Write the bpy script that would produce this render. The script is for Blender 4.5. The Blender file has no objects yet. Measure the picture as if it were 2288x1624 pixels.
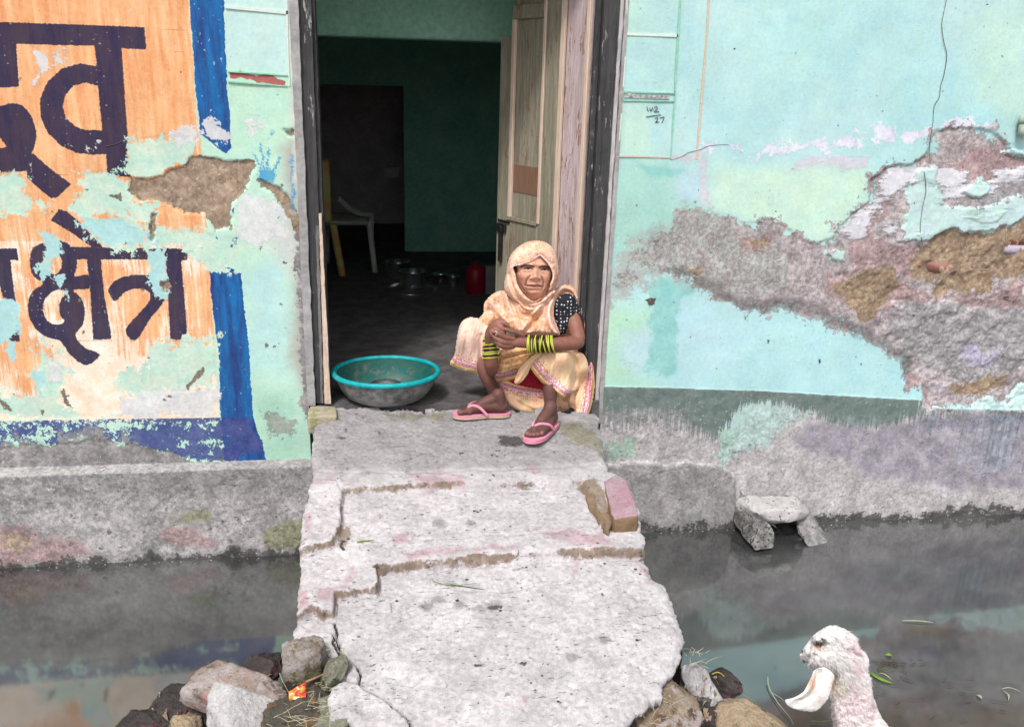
import bpy, bmesh, math, random
import numpy as np
from mathutils import Vector, Matrix, noise as mnoise

# ------------------------------------------------------------------ camera, sky, sun, exposure
FPX = 1950.0; CX = 1144.0; CY = 812.0            # focal length and centre, in 2288-wide picture units
_Z = np.array([182., 6068., -FPX]); _Z /= np.linalg.norm(_Z)
_X = np.array([(FPX*FPX-222*6068)/182, 222., FPX]); _X /= np.linalg.norm(_X)
_X -= _Z*_X.dot(_Z); _X /= np.linalg.norm(_X)
_fl = lambda v: np.array([v[0], v[1], -v[2]])
Xc, Zc = _fl(_X), _fl(_Z); Yc = np.cross(Zc, Xc)
R = np.array([Xc, Yc, Zc])
CAM = np.array([-0.29136, -3.72994, 1.39318])

scn = bpy.context.scene
col = scn.collection
cam = bpy.data.objects.new('camera', bpy.data.cameras.new('camera')); col.objects.link(cam)
cam.data.sensor_width = 36; cam.data.lens = 36*FPX/2288; cam.data.clip_start = 0.05; cam.data.clip_end = 500
cam.matrix_world = Matrix([[R[0,0], R[0,1], R[0,2], CAM[0]], [R[1,0], R[1,1], R[1,2], CAM[1]], [R[2,0], R[2,1], R[2,2], CAM[2]], [0,0,0,1]])
scn.camera = cam
world = bpy.data.worlds.new('World'); scn.world = world; world.use_nodes = True
wn = world.node_tree; wn.nodes.clear()
sky = wn.nodes.new('ShaderNodeTexSky'); sky.sky_type = 'NISHITA'; sky.sun_disc = False
sky.sun_elevation = math.radians(56); sky.sun_rotation = math.radians(200); sky.dust_density = 3; sky.air_density = 1.2
hs = wn.nodes.new('ShaderNodeHueSaturation'); hs.inputs['Saturation'].default_value = 0.22; hs.inputs['Value'].default_value = 1.0
bg = wn.nodes.new('ShaderNodeBackground'); bg.inputs['Strength'].default_value = 0.10
wo = wn.nodes.new('ShaderNodeOutputWorld')
wn.links.new(sky.outputs[0], hs.inputs['Color']); wn.links.new(hs.outputs[0], bg.inputs[0]); wn.links.new(bg.outputs[0], wo.inputs[0])
sl = bpy.data.lights.new('sun', 'SUN'); sl.energy = 1.5; sl.angle = math.radians(10); sl.color = (1.0, 0.97, 0.92)
sun = bpy.data.objects.new('sun', sl); col.objects.link(sun)
sun.rotation_euler = Vector((0.32*math.cos(0), 0.62, -0.95)).to_track_quat('-Z', 'Y').to_euler()
scn.view_settings.view_transform = 'Standard'; scn.view_settings.look = 'None'; scn.view_settings.gamma = 1
scn.view_settings.use_curve_mapping = False; scn.view_settings.exposure = 1.02

# ------------------------------------------------------------------ measuring: picture point -> place in the scene
def ray(px, py):
    px = np.asarray(px, float); py = np.asarray(py, float)
    d = np.stack([px-CX, CY-py, np.full_like(px, -FPX)], -1)
    return d @ R.T
def on_y(px, py, y):
    d = ray(px, py); t = (np.asarray(y)-CAM[1])/d[..., 1]; return CAM + d*t[..., None]
def on_z(px, py, z):
    d = ray(px, py); t = (np.asarray(z)-CAM[2])/d[..., 2]; return CAM + d*t[..., None]
def proj(P):
    v = (np.asarray(P)-CAM) @ R
    return CX + FPX*v[..., 0]/-v[..., 2], CY - FPX*v[..., 1]/-v[..., 2]
def crop(x0, y0, w, cw):
    k = w/cw*2288/4096; ox = x0*2288/4096; oy = y0*2288/4096
    return lambda pts: np.array(pts, float)*k + np.array([ox, oy])
cA = crop(1750,900,700,1197); cB = crop(0,0,1200,1949); cC = crop(0,800,1200,1772); cD = crop(1150,0,1350,2192)
cE = crop(1150,900,750,1433); cF = crop(2350,0,1746,2288); cG = crop(2350,900,1746,2268); cH = crop(1100,1650,1600,2067)
cI = crop(0,1800,1300,1907); cJ = crop(500,2300,1000,2288); cK = crop(2600,2300,1496,2288); cL = crop(3000,2400,700,2242)
cM = crop(2500,1850,1000,2288); cN = crop(1900,900,500,1624); cO = crop(1900,1250,500,1476)
cP = lambda p: np.array(p, float)

# ------------------------------------------------------------------ numeric helpers
def smooth_poly(pts, closed=True, n=4):
    P = np.asarray(pts, float); m = len(P); out = []
    rng = range(m) if closed else range(m-1)
    for i in rng:
        if closed: p0, p1, p2, p3 = P[(i-1) % m], P[i], P[(i+1) % m], P[(i+2) % m]
        else: p0, p1, p2, p3 = P[max(i-1,0)], P[i], P[i+1], P[min(i+2,m-1)]
        for k in range(n):
            t = k/n
            out.append(0.5*((2*p1)+(-p0+p2)*t+(2*p0-5*p1+4*p2-p3)*t*t+(-p0+3*p1-3*p2+p3)*t**3))
    if not closed: out.append(P[-1])
    return np.array(out)
def seg_dist(X, Y, P, closed):
    d = np.full(X.shape, 1e9); m = len(P)
    for i in range(m if closed else m-1):
        a, b = P[i], P[(i+1) % m]; ab = b-a; L = max(ab.dot(ab), 1e-12)
        t = np.clip(((X-a[0])*ab[0]+(Y-a[1])*ab[1])/L, 0, 1)
        d = np.minimum(d, (X-a[0]-t*ab[0])**2+(Y-a[1]-t*ab[1])**2)
    return np.sqrt(d)
def inside(X, Y, P):
    s = np.zeros(X.shape, bool); m = len(P)
    for i in range(m):
        a, b = P[i], P[(i+1) % m]
        if a[1] == b[1]: continue
        c = ((a[1] > Y) != (b[1] > Y)) & (X < (b[0]-a[0])*(Y-a[1])/(b[1]-a[1])+a[0])
        s ^= c
    return s
def sdf(X, Y, P, margin=60.):
    """signed distance (inside > 0) to a polygon, cut off at margin"""
    X = np.asarray(X, float); Y = np.asarray(Y, float)
    out = np.full(X.shape, -margin); P = np.asarray(P, float)
    lo = P.min(0)-margin; hi = P.max(0)+margin
    m = (X > lo[0]) & (X < hi[0]) & (Y > lo[1]) & (Y < hi[1])
    if not m.any(): return out
    x, y = X[m], Y[m]; d = seg_dist(x, y, P, True)
    out[m] = np.clip(np.where(inside(x, y, P), d, -d), -margin, margin*3)
    return out
def ldist(X, Y, P, margin=60.):
    X = np.asarray(X, float); Y = np.asarray(Y, float); P = np.asarray(P, float)
    out = np.full(X.shape, margin); lo = P.min(0)-margin; hi = P.max(0)+margin
    m = (X > lo[0]) & (X < hi[0]) & (Y > lo[1]) & (Y < hi[1])
    if m.any(): out[m] = np.minimum(seg_dist(X[m], Y[m], P, False), margin)
    return out
def vn(x, y, s, seed=0, sx=1.0, sy=1.0):
    """value noise 0..1, features of size s"""
    x = np.asarray(x)/(s*sx)+seed*17.3; y = np.asarray(y)/(s*sy)+seed*9.7
    ix = np.floor(x).astype(np.int64); iy = np.floor(y).astype(np.int64); fx = x-ix; fy = y-iy
    fx = fx*fx*(3-2*fx); fy = fy*fy*(3-2*fy)
    def h(a, b):
        n = (a*374761393+b*668265263+seed*1442695041) & 0xffffffff
        n = ((n ^ (n >> 13))*1274126177) & 0xffffffff
        return ((n ^ (n >> 16)) & 0xffff)/65535.
    return (h(ix,iy)*(1-fx)+h(ix+1,iy)*fx)*(1-fy)+(h(ix,iy+1)*(1-fx)+h(ix+1,iy+1)*fx)*fy
def fbm(x, y, s, seed=0, oct=4, rough=.55, **k):
    a = 0; w = 1; t = 0
    for i in range(oct):
        a = a+w*vn(x, y, s/2**i, seed+i*7, **k); t += w; w *= rough
    return a/t
def lin(c, g=1.0):
    c = np.array(c, float)/255
    return np.where(c <= .04045, c/12.92, ((c+.055)/1.055)**2.4)*g

# ------------------------------------------------------------------ objects
def mk(name, V, F, mat=None, parent=None, smooth=True, attrs=None):
    """one mesh object from arrays; F is a list of faces or an (n,4)/(n,3) array"""
    me = bpy.data.meshes.new(name); V = np.asarray(V, np.float32)
    if isinstance(F, np.ndarray):
        n, k = F.shape
        me.vertices.add(len(V)); me.vertices.foreach_set('co', V.ravel())
        me.loops.add(n*k); me.loops.foreach_set('vertex_index', F.astype(np.int32).ravel())
        me.polygons.add(n); me.polygons.foreach_set('loop_start', np.arange(0, n*k, k, dtype=np.int32))
        me.polygons.foreach_set('loop_total', np.full(n, k, np.int32))
        me.update(calc_edges=True)
    else:
        me.from_pydata([tuple(v) for v in V.tolist()], [], [tuple(f) for f in F]); me.update()
    me.validate()
    if smooth: me.polygons.foreach_set('use_smooth', np.ones(len(me.polygons), bool))
    if attrs:
        for an, arr in attrs.items():
            arr = np.asarray(arr, np.float32)
            if arr.ndim == 1:
                a = me.attributes.new(an, 'FLOAT', 'POINT'); a.data.foreach_set('value', arr)
            else:
                if arr.shape[1] == 3: arr = np.hstack([arr, np.ones((len(arr),1), np.float32)])
                a = me.attributes.new(an, 'FLOAT_COLOR', 'POINT'); a.data.foreach_set('color', np.ascontiguousarray(arr).ravel())
    if mat: me.materials.append(mat)
    o = bpy.data.objects.new(name, me); col.objects.link(o)
    if parent: o.parent = parent
    return o
def bmobj(name, bm, mat, parent=None, smooth=False):
    me = bpy.data.meshes.new(name); bmesh.ops.recalc_face_normals(bm, faces=bm.faces); bm.to_mesh(me); bm.free()
    if smooth: me.polygons.foreach_set('use_smooth', np.ones(len(me.polygons), bool))
    if mat: me.materials.append(mat)
    o = bpy.data.objects.new(name, me); col.objects.link(o)
    if parent: o.parent = parent
    return o
def empty(name, loc=(0,0,0)):
    o = bpy.data.objects.new(name, None); o.location = loc; o.empty_display_size = .1; col.objects.link(o); return o
def tag(o, label=None, cat=None, group=None, kind=None):
    for k, v in (('label', label), ('category', cat), ('group', group), ('kind', kind)):
        if v: o[k] = v
    return o
def adopt(root, *obs):
    """parent already world-placed meshes to a root at its own place"""
    for o in obs:
        o.parent = root; o.matrix_parent_inverse = Matrix.Translation(root.location).inverted()
def box_bm(bm, a, b, bev=0.0, seg=1):
    a = Vector(a); b = Vector(b)
    r = bmesh.ops.create_cube(bm, size=1, matrix=Matrix.Translation((a+b)/2) @ Matrix.Diagonal((abs(b.x-a.x), abs(b.y-a.y), abs(b.z-a.z), 1)))
    if bev > 0:
        es = list({e for v in r['verts'] for e in v.link_edges})
        bmesh.ops.bevel(bm, geom=es, offset=bev, segments=seg, affect='EDGES', profile=.6)
def box(name, a, b, mat, parent=None, bev=0.0, seg=1):
    bm = bmesh.new(); box_bm(bm, a, b, bev, seg); return bmobj(name, bm, mat, parent)
def tube(pts, rad, sides=8, caps=True):
    """verts, quads of a swept tube; rad scalar or list"""
    P = np.asarray(pts, float); n = len(P); rad = np.full(n, rad) if np.isscalar(rad) else np.asarray(rad, float)
    T = np.gradient(P, axis=0); T /= np.linalg.norm(T, axis=1)[:, None]+1e-12
    up = np.array([0,0,1.]) if abs(T[0][2]) < .9 else np.array([1.,0,0]); V = []; F = []
    nrm = np.cross(T[0], up); nrm /= np.linalg.norm(nrm)
    for i in range(n):
        nrm = nrm-T[i]*nrm.dot(T[i]); nrm /= np.linalg.norm(nrm); bn = np.cross(T[i], nrm)
        for k in range(sides):
            a = 2*math.pi*k/sides; V.append(P[i]+rad[i]*(math.cos(a)*nrm+math.sin(a)*bn))
    for i in range(n-1):
        for k in range(sides):
            F.append((i*sides+k, i*sides+(k+1) % sides, (i+1)*sides+(k+1) % sides, (i+1)*sides+k))
    if caps: F.append(tuple(range(sides))[::-1]); F.append(tuple(range((n-1)*sides, n*sides)))
    return V, F
def join(parts):
    V = []; F = []
    for v, f in parts:
        o = len(V); V += [tuple(p) for p in v]; F += [tuple(i+o for i in q) for q in f]
    return V, F
def lathe(prof, n=48, center=(0,0,0), sx=1, sy=1):
    V = []; F = []; m = len(prof)
    for i in range(n):
        a = 2*math.pi*i/n
        for r, z in prof: V.append((center[0]+r*math.cos(a)*sx, center[1]+r*math.sin(a)*sy, center[2]+z))
    for i in range(n):
        for k in range(m-1):
            a = i*m+k; b = ((i+1) % n)*m+k; F.append((a, b, b+1, a+1))
    return V, F
def grid_faces(nu, nv):
    i = np.arange(nu*nv).reshape(nv, nu)
    return np.stack([i[:-1,:-1], i[:-1,1:], i[1:,1:], i[1:,:-1]], -1).reshape(-1, 4)
def clip_grid(xs, ys, sd):
    """grid cells inside sd>0, border vertices pulled onto the outline. returns U, V, quads, border edges, index map"""
    X, Y = np.meshgrid(xs, ys); nu, nv = len(xs), len(ys); st = xs[1]-xs[0]
    S = sd(X, Y)
    cc = (S[:-1,:-1]+S[1:,:-1]+S[:-1,1:]+S[1:,1:])/4 > 0
    i = np.arange(nu*nv).reshape(nv, nu)
    Q = np.stack([i[:-1,:-1][cc], i[:-1,1:][cc], i[1:,1:][cc], i[1:,:-1][cc]], -1)
    E = np.concatenate([Q[:,[0,1]], Q[:,[1,2]], Q[:,[2,3]], Q[:,[3,0]]]); Es = np.sort(E, 1)
    u, idx, cnt = np.unique(Es[:,0]*(nu*nv)+Es[:,1], return_index=True, return_counts=True)
    be = E[idx[cnt == 1]]; bv = np.unique(be)
    gy, gx = np.gradient(S, ys, xs); g2 = np.maximum(gx**2+gy**2, .15)
    xf, yf, sf = X.ravel().copy(), Y.ravel().copy(), S.ravel()
    mv = np.clip(sf[bv], -.9*st, .9*st)/g2.ravel()[bv]
    xf[bv] -= gx.ravel()[bv]*mv; yf[bv] -= gy.ravel()[bv]*mv
    used = np.unique(Q); mp = np.full(nu*nv, -1); mp[used] = np.arange(len(used))
    return xf[used], yf[used], mp[Q], mp[be], (used, mp, X.shape)

# ------------------------------------------------------------------ materials
class NB:
    def __init__(s, name):
        s.m = bpy.data.materials.new(name); s.m.use_nodes = True; s.t = s.m.node_tree; s.t.nodes.clear(); s.cache = {}
        s.out = s.n('ShaderNodeOutputMaterial'); s.b = s.n('ShaderNodeBsdfPrincipled'); s.L(s.b.outputs[0], s.out.inputs[0])
        s.tc = s.n('ShaderNodeTexCoord'); s.obj = s.tc.outputs['Object']
    def n(s, t): return s.t.nodes.new(t)
    def L(s, a, b): s.t.links.new(a, b)
    def put(s, sock, v):
        if hasattr(v, 'links') or isinstance(v, bpy.types.NodeSocket): s.L(v, sock)
        elif hasattr(v, '__len__'): sock.default_value = tuple(v)+((1,) if len(v) == 3 and len(sock.default_value) == 4 else ())
        else: sock.default_value = v
    def vec(s, sx=1, sy=1, sz=1):
        k = ('v', sx, sy, sz)
        if k not in s.cache:
            m = s.n('ShaderNodeMapping'); m.inputs['Scale'].default_value = (sx, sy, sz); s.L(s.obj, m.inputs[0]); s.cache[k] = m.outputs[0]
        return s.cache[k]
    def noise(s, sc, det=4, rough=.6, v=(1,1,1), dist=0.0):
        k = ('n', sc, det, rough, v, dist)
        if k not in s.cache:
            n = s.n('ShaderNodeTexNoise'); n.inputs['Scale'].default_value = sc; n.inputs['Detail'].default_value = det
            n.inputs['Roughness'].default_value = rough; n.inputs['Distortion'].default_value = dist
            s.L(s.vec(*v), n.inputs['Vector']); s.cache[k] = n.outputs['Fac']
        return s.cache[k]
    def vor(s, sc, v=(1,1,1), rnd=1.0, out='Distance', feat='F1'):
        n = s.n('ShaderNodeTexVoronoi'); n.inputs['Scale'].default_value = sc; n.feature = feat; n.inputs['Randomness'].default_value = rnd
        s.L(s.vec(*v), n.inputs['Vector']); return n.outputs[out]
    def math(s, op, a, b=0.0, c=None, clamp=False):
        n = s.n('ShaderNodeMath'); n.operation = op; n.use_clamp = clamp; s.put(n.inputs[0], a); s.put(n.inputs[1], b)
        if c is not None: s.put(n.inputs[2], c)
        return n.outputs[0]
    def step(s, v, lo, hi, a=0.0, b=1.0):
        n = s.n('ShaderNodeMapRange'); n.interpolation_type = 'SMOOTHSTEP'; s.put(n.inputs[0], v)
        n.inputs[1].default_value = lo; n.inputs[2].default_value = hi; n.inputs[3].default_value = a; n.inputs[4].default_value = b
        return n.outputs[0]
    def mix(s, f, a, b):
        n = s.n('ShaderNodeMix'); n.data_type = 'RGBA'; s.put(n.inputs['Factor'], f); s.put(n.inputs[6], a); s.put(n.inputs[7], b); return n.outputs[2]
    def mul(s, c, f):     # colour times value
        n = s.n('ShaderNodeMix'); n.data_type = 'RGBA'; n.blend_type = 'MULTIPLY'; n.inputs['Factor'].default_value = 1
        s.put(n.inputs[6], c); s.put(n.inputs[7], f); return n.outputs[2]
    def attr(s, name, ch=None):
        k = ('a', name)
        if k not in s.cache:
            a = s.n('ShaderNodeAttribute'); a.attribute_name = name; s.cache[k] = a
        a = s.cache[k]
        if ch is None: return a.outputs['Color']
        if ch == 'f': return a.outputs['Fac']
        if ch == 3: return a.outputs['Alpha']
        k2 = ('s', name)
        if k2 not in s.cache:
            q = s.n('ShaderNodeSeparateColor'); s.L(a.outputs['Color'], q.inputs[0]); s.cache[k2] = q
        return s.cache[k2].outputs[ch]
    def bump(s, h, dist=.002, strength=1.0):
        n = s.n('ShaderNodeBump'); n.inputs['Distance'].default_value = dist; n.inputs['Strength'].default_value = strength
        s.put(n.inputs['Height'], h); s.L(n.outputs[0], s.b.inputs['Normal'])
    def fin(s, colr, rough=.9, metal=0.0, spec=.3):
        s.put(s.b.inputs['Base Color'], colr); s.put(s.b.inputs['Roughness'], rough); s.put(s.b.inputs['Metallic'], metal)
        s.put(s.b.inputs['Specular IOR Level'], spec); return s.m

G = 0.86
def c(r, g, b, k=1.0): return tuple(lin((r, g, b), G*k))
def layered(name, base, layers, rough=.88, speck=.5, fine=.25, bumpd=.0018, chips=True, wspeck=.6, mott=.0, allgrit=False, dash=.6, cloud=.18, patch=False):
    """plaster: base colour attribute, then painted / peeled layers cut by signed distances plus fine noise"""
    m = NB(name)
    n1 = m.noise(16, 5, .65); n2 = m.noise(60, 5, .7); n3 = m.noise(260, 3, .7); nh = m.noise(22, 5, .7, (.35,1,3)); nv_ = m.noise(24, 4, .65, (3.2,1,.22))
    st_ = lambda a: m.step(a, .36, .64)
    n2b = m.noise(110, 4, .7)
    nf = m.noise(34, 7, .62)
    ns = {'a': m.math('ADD', m.math('MULTIPLY', st_(n1), .40), m.math('ADD', m.math('MULTIPLY', st_(n2), .44), m.math('MULTIPLY', st_(n3), .16))),
          'f': m.math('ADD', m.math('MULTIPLY', st_(m.noise(10, 9, .64)), .50), m.math('ADD', m.math('MULTIPLY', st_(nf), .32), m.math('MULTIPLY', st_(n2b), .18))), 'b': m.math('ADD', m.math('MULTIPLY', st_(n2b), .6), m.math('MULTIPLY', st_(n3), .4)),
          'h': m.math('ADD', m.math('MULTIPLY', st_(nh), .6), m.math('ADD', m.math('MULTIPLY', st_(n2b), .2), m.math('MULTIPLY', st_(n3), .2))), 'v': m.math('ADD', m.math('MULTIPLY', st_(nv_), .65), m.math('MULTIPLY', st_(n3), .35)),
          'g': m.noise(7, 6, .7)}
    colr = base if isinstance(base, bpy.types.NodeSocket) else (m.attr(base) if isinstance(base, str) else m.mix(n1, base[0], base[1]))
    h = m.math('MULTIPLY', n2, .3)
    if patch:
        pn = m.math('ADD', m.math('MULTIPLY', m.noise(9, 9, .72), .75), m.math('MULTIPLY', n3, .25)); colr = m.mix(m.step(pn, .47, .52), colr, m.mul(colr, (1.05,1.02,.975))); colr = m.mix(m.step(m.noise(6, 9, .75, (1,1,1.07)), .55, .60), colr, m.mul(colr, (.95,.985,1.0)))
    cv = m.noise(5, 5, .6); grit = .22
    for L in layers:
        (an, ch), ca, cb, amp, soft, nk = L[:6]; relief = L[6] if len(L) > 6 else 0; opac = L[7] if len(L) > 7 else 1.0
        d = m.math('ADD', m.attr(an, ch), m.math('MULTIPLY', m.math('SUBTRACT', ns[nk], .5), amp*2))
        f = m.step(d, -soft, soft)
        if len(L) > 9: f = m.math('MULTIPLY', f, m.step(m.attr(*L[9]), -.6, .6))
        if relief < 0: gn_ = m.n('ShaderNodeMix'); m.put(gn_.inputs[0], f); m.put(gn_.inputs[2], grit); gn_.inputs[3].default_value = 1.0; grit = gn_.outputs[0]
        elif opac > .9: gn_ = m.n('ShaderNodeMix'); m.put(gn_.inputs[0], f); m.put(gn_.inputs[2], grit); gn_.inputs[3].default_value = .3; grit = gn_.outputs[0]
        if opac != 1: f = m.math('MULTIPLY', f, opac)
        var = m.step(m.noise(*(L[8] if len(L) > 8 else (13, 5, .7))), .32, .68)
        colr = m.mix(f, colr, m.mix(var, ca, cb))
        if relief: h = m.math('ADD', h, m.math('MULTIPLY', f, relief))
    if mott:
        mo_ = m.math('ADD', m.math('MULTIPLY', st_(m.noise(11, 8, .75)), .5), m.math('MULTIPLY', st_(n2), .5)); colr = m.mix(grit if not allgrit else 1.0, colr, m.mul(colr, m.step(mo_, .1, .9, 1-mott*1.4, 1+mott*.7)))
    # dirt and grain
    g = m.step(n3, .2, .8, 1-fine*.6, 1+fine*.4); g = m.math('MULTIPLY', g, m.step(n2, .25, .75, 1-fine*.45, 1+fine*.35))
    colr = m.mix(grit if not allgrit else 1.0, m.mul(colr, m.step(cv, .3, .7, .95, 1.03)), m.mul(colr, g))
    if dash:
        ds = m.math('ADD', m.noise(75, 4, .6, (.45,1.5,1.5)), m.math('MULTIPLY', m.noise(6, 3, .6), .18)); fd = m.step(ds, .735, .79)
        fd = m.math('MULTIPLY', fd, grit) if not allgrit else fd
        colr = m.mix(m.math('MULTIPLY', fd, dash), colr, m.mul(colr, (.35,.34,.33))); h = m.math('SUBTRACT', h, m.math('MULTIPLY', fd, .9))
        ds2 = m.math('ADD', m.noise(7, 9, .72, (1,1.2,1.2)), 0); colr = m.mul(colr, m.mix(grit if not allgrit else 1.0, (1,1,1), m.mix(m.step(ds2, .40, .62), (1-cloud,1-cloud,1-cloud), (1.07,1.07,1.07))))
    if speck:
        sp = m.noise(120, 3, .6); den = m.noise(4, 3, .6)
        f = m.step(m.math('ADD', sp, m.math('MULTIPLY', den, .22)), .80, .84)
        colr = m.mix(m.math('MULTIPLY', f, speck), colr, lin((70,68,66)))
        sp2 = m.noise(70, 2, .5, (1,1,1.01)); f2 = m.step(m.math('ADD', sp2, m.math('MULTIPLY', cv, .25)), .82, .85)
        colr = m.mix(m.math('MULTIPLY', f2, speck*wspeck), colr, lin((225,228,226)))
        h = m.math('SUBTRACT', h, m.math('MULTIPLY', f, .5))
    h = m.math('ADD', h, m.math('MULTIPLY', n3, .25))
    m.bump(h, bumpd)
    return m.fin(colr, rough)
def plain(name, ca, cb, scale=12, rough=.8, bumpd=.001, metal=0, spec=.3, det=5, v=(1,1,1), spots=None, bs=None):
    m = NB(name); f = m.step(m.noise(scale, det, .65, v), .3, .7); colr = m.mix(f, ca, cb)
    if spots:
        sc, thr, cc = spots; colr = m.mix(m.step(m.noise(sc, 4, .6, v), thr-.03, thr+.03), colr, cc)
    g = m.noise(bs or scale*9, 3, .6, v); colr = m.mul(colr, m.step(g, .2, .8, .82, 1.12)); m.bump(g, bumpd)
    return m.fin(colr, rough, metal, spec)

# ------------------------------------------------------------------ the house front: painted, flaking plaster
house = tag(empty('house', (0,0,0)), 'old plastered house with flaking turquoise paint, a painted sign and an open doorway', 'house')
def steps(*seg):
    out = []
    for a, b, s in seg: out.append(np.arange(a, b, s))
    out.append([seg[-1][1]]); return np.concatenate(out)
JL, JR = -0.635, 0.705        # plaster edges either side of the door frame
def poly(cr, pts, n=0, warp=None):
    P = cr(pts); return smooth_poly(P, True, n) if n else P
class Sheet:
    """vertical plaster sheet, laid out in real x,z and measured against the picture"""
    def __init__(s, xs, zs, y):
        X, Z = np.meshgrid(xs, zs); s.shape = X.shape; s.x = X.ravel(); s.z = Z.ravel(); s.y = y
        s.u, s.v = proj(np.stack([s.x, np.full_like(s.x, y), s.z], -1))
        # ragged outlines
        s.wu = s.u+(fbm(s.x, s.z, .09, 3, 5, .62)-.5)*26; s.wv = s.v+(fbm(s.x, s.z, .09, 11, 5, .62)-.5)*26
        s.base = np.zeros((len(s.x), 3)); s.ch = []
        s.dy = np.zeros(len(s.x))
    def S(s, P, w=1): return sdf(s.wu, s.wv, P) if w else sdf(s.u, s.v, P)
    def D(s, P, w=1): return ldist(s.wu, s.wv, P) if w else ldist(s.u, s.v, P)
    def paint(s, P, colr, feather=25, op=1.0, w=1):
        f = np.clip(s.S(P, w)/feather*.5+.5, 0, 1); f = (f*f*(3-2*f)*op)[:, None]; s.base = s.base*(1-f)+np.array(c(*colr))*f
    def add(s, arr): s.ch.append(np.clip(arr, -60, 60)); return ('m%d' % ((len(s.ch)-1)//4), (len(s.ch)-1) % 4)
    def build(s, name, mat, parent):
        at = {'base': s.base}
        while len(s.ch) % 4: s.ch.append(np.zeros_like(s.x))
        for i in range(0, len(s.ch), 4): at['m%d' % (i//4)] = np.stack(s.ch[i:i+4], -1)
        V = np.stack([s.x, s.y+s.dy, s.z], -1)
        return mk(name, V, grid_faces(s.shape[1], s.shape[0]), mat, parent, True, at)
U = np.maximum
def un(*a):
    r = a[0]
    for b in a[1:]: r = np.maximum(r, b)
    return r

# ---- left of the door
zs = steps((-.86,-.40,.03),(-.40,1.80,.0057),(1.80,3.5,.10))
L = Sheet(steps((-5.5,-2.15,.12),(-2.15,JL,.0057)), zs, 0.0)
mint=(186,222,206); lblue=(176,214,216); cream=(244,214,186); white=(226,228,228)
L.base[:] = np.array(c(*mint))
L.base += (fbm(L.x, L.z, .25, 5, 4)-.5)[:,None]*np.array([.10,.05,.06])
L.paint(cB([(1450,-50),(1900,-50),(1900,470),(1470,450)]), (190,221,219), 10)
L.paint(cB([(1470,560),(1900,560),(1950,1100),(1500,900)]), (184,220,202), 20)
L.paint(cC([(1440,420),(1700,330),(1700,1000),(1480,1000)]), (178,216,216), 40)
L.paint(cC([(1480,1100),(1760,1150),(1760,1600),(1560,1600)]), (166,208,190), 30)
L.paint(cP([(628,330),(660,300),(700,700),(700,930),(650,800),(655,600)]), (172,166,164), 22, .9)
L.paint(cP([(640,-20),(656,-20),(672,400),(655,400)]), (205,205,200), 8, .8)
L.paint(cC([(1500,150),(1740,150),(1790,380),(1700,420),(1560,250)]), (206,206,204), 30, .8)
sign = cP([(-3000,-900),(424,-900),(424,0),(431,180),(446,330),(470,590),(478,760),(490,925),(491,938),(-3000,960)])
a_cream = L.add(L.S(sign, 0))
fade = np.interp(L.v, [330,420,560,700,800,835,930], [60,14,6,4,0,-14,-30])
a_orange = L.add(np.minimum(L.S(sign, 0), fade+np.where(L.v > 540, (fbm(L.x, L.z, .16, 31, 4)-.5)*70, 0)))
ghost = cB([(1225,60),(1260,180),(1320,360),(1345,520),(1300,560),(1262,420)])
bv_top = cP([(424,-900),(498,-900),(499,0),(505,150),(513,270),(516,330),(505,345),(447,300),(437,200),(423,0)])
bv_low = cC([(1235,420),(1290,385),(1360,400),(1425,430),(1440,600),(1470,900),(1492,1240),(1540,1420),(1585,1565),(1330,1575),(1302,1290),(1290,900),(1262,700)])
bv_mid = un(L.S(cC([(1220,180),(1300,200),(1290,330),(1240,240)])), L.S(cC([(1330,230),(1410,180),(1420,290),(1350,300)])), L.S(cC([(1360,50),(1395,30),(1395,120),(1370,130)])))
a_blue = L.add(un(L.S(bv_top, 0), L.S(bv_low, 0), bv_mid-4))
band = cC([(-6000,1315),(0,1305),(700,1290),(1302,1283),(1500,1285),(1560,1500),(1330,1545),(1000,1520),(880,1470),(700,1440),(450,1470),(200,1455),(0,1490),(-6000,1500)])
a_band = L.add(np.minimum(un(L.S(band, 0), np.where((L.v > cC([(0,1285)])[0,1]-8) & (L.v < cC([(0,1360)])[0,1]) & (L.u < 560), 10, -60)), 10)-2.5-3*np.clip((440-L.u)/200, 0, 1)-6*np.clip(vn(L.x, L.z, .14, 44)-.5, 0, 1)); a_bmask = L.add(L.v-np.interp(L.u, cC([(0,0),(700,0),(1302,0)])[:,0], cC([(0,1305),(0,1290),(0,1284)])[:,1]))
# lettering, cut exactly as painted
letters = [cB([(-700,118),(0,145),(470,160),(940,178),(952,325),(790,315),(815,660),(838,975),(822,985),(835,1080),(850,1150),(695,1147),(690,1003),(600,1006),(500,995),(400,950),(312,865),(265,765),(260,645),(308,535),(400,448),(520,413),(632,432),(612,300),(105,288),(125,568),(-300,575)])]
hole_va = cB([(638,560),(560,538),(480,558),(425,620),(410,690),(430,765),(490,822),(550,845),(665,848)])
let = un(*[L.S(p, 0) for p in letters]); let = np.minimum(let, -L.S(hole_va, 0))
da = L.S(smooth_poly(cB([(-200,720),(0,690),(70,673),(150,690),(205,760),(236,860),(226,950),(205,1000),(190,1100),(60,1118),(-200,1100)]), True, 4), 0)
da = np.minimum(da, -L.S(cB([(-40,880),(0,895),(45,955),(0,962),(-40,960)]), 0))
tail = L.S(cB([(172,1150),(185,1010),(215,995),(290,1065),(380,1135),(465,1195),(375,1280),(335,1290),(240,1215)]), 0)
m1 = L.S(cC([(296,122),(348,55),(392,68),(470,130),(520,185),(612,285),(560,285),(500,250),(400,180),(335,140)]), 0)
hl = L.S(cC([(385,276),(600,280),(880,286),(1110,290),(1106,357),(800,352),(430,352)]), 0)
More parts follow.
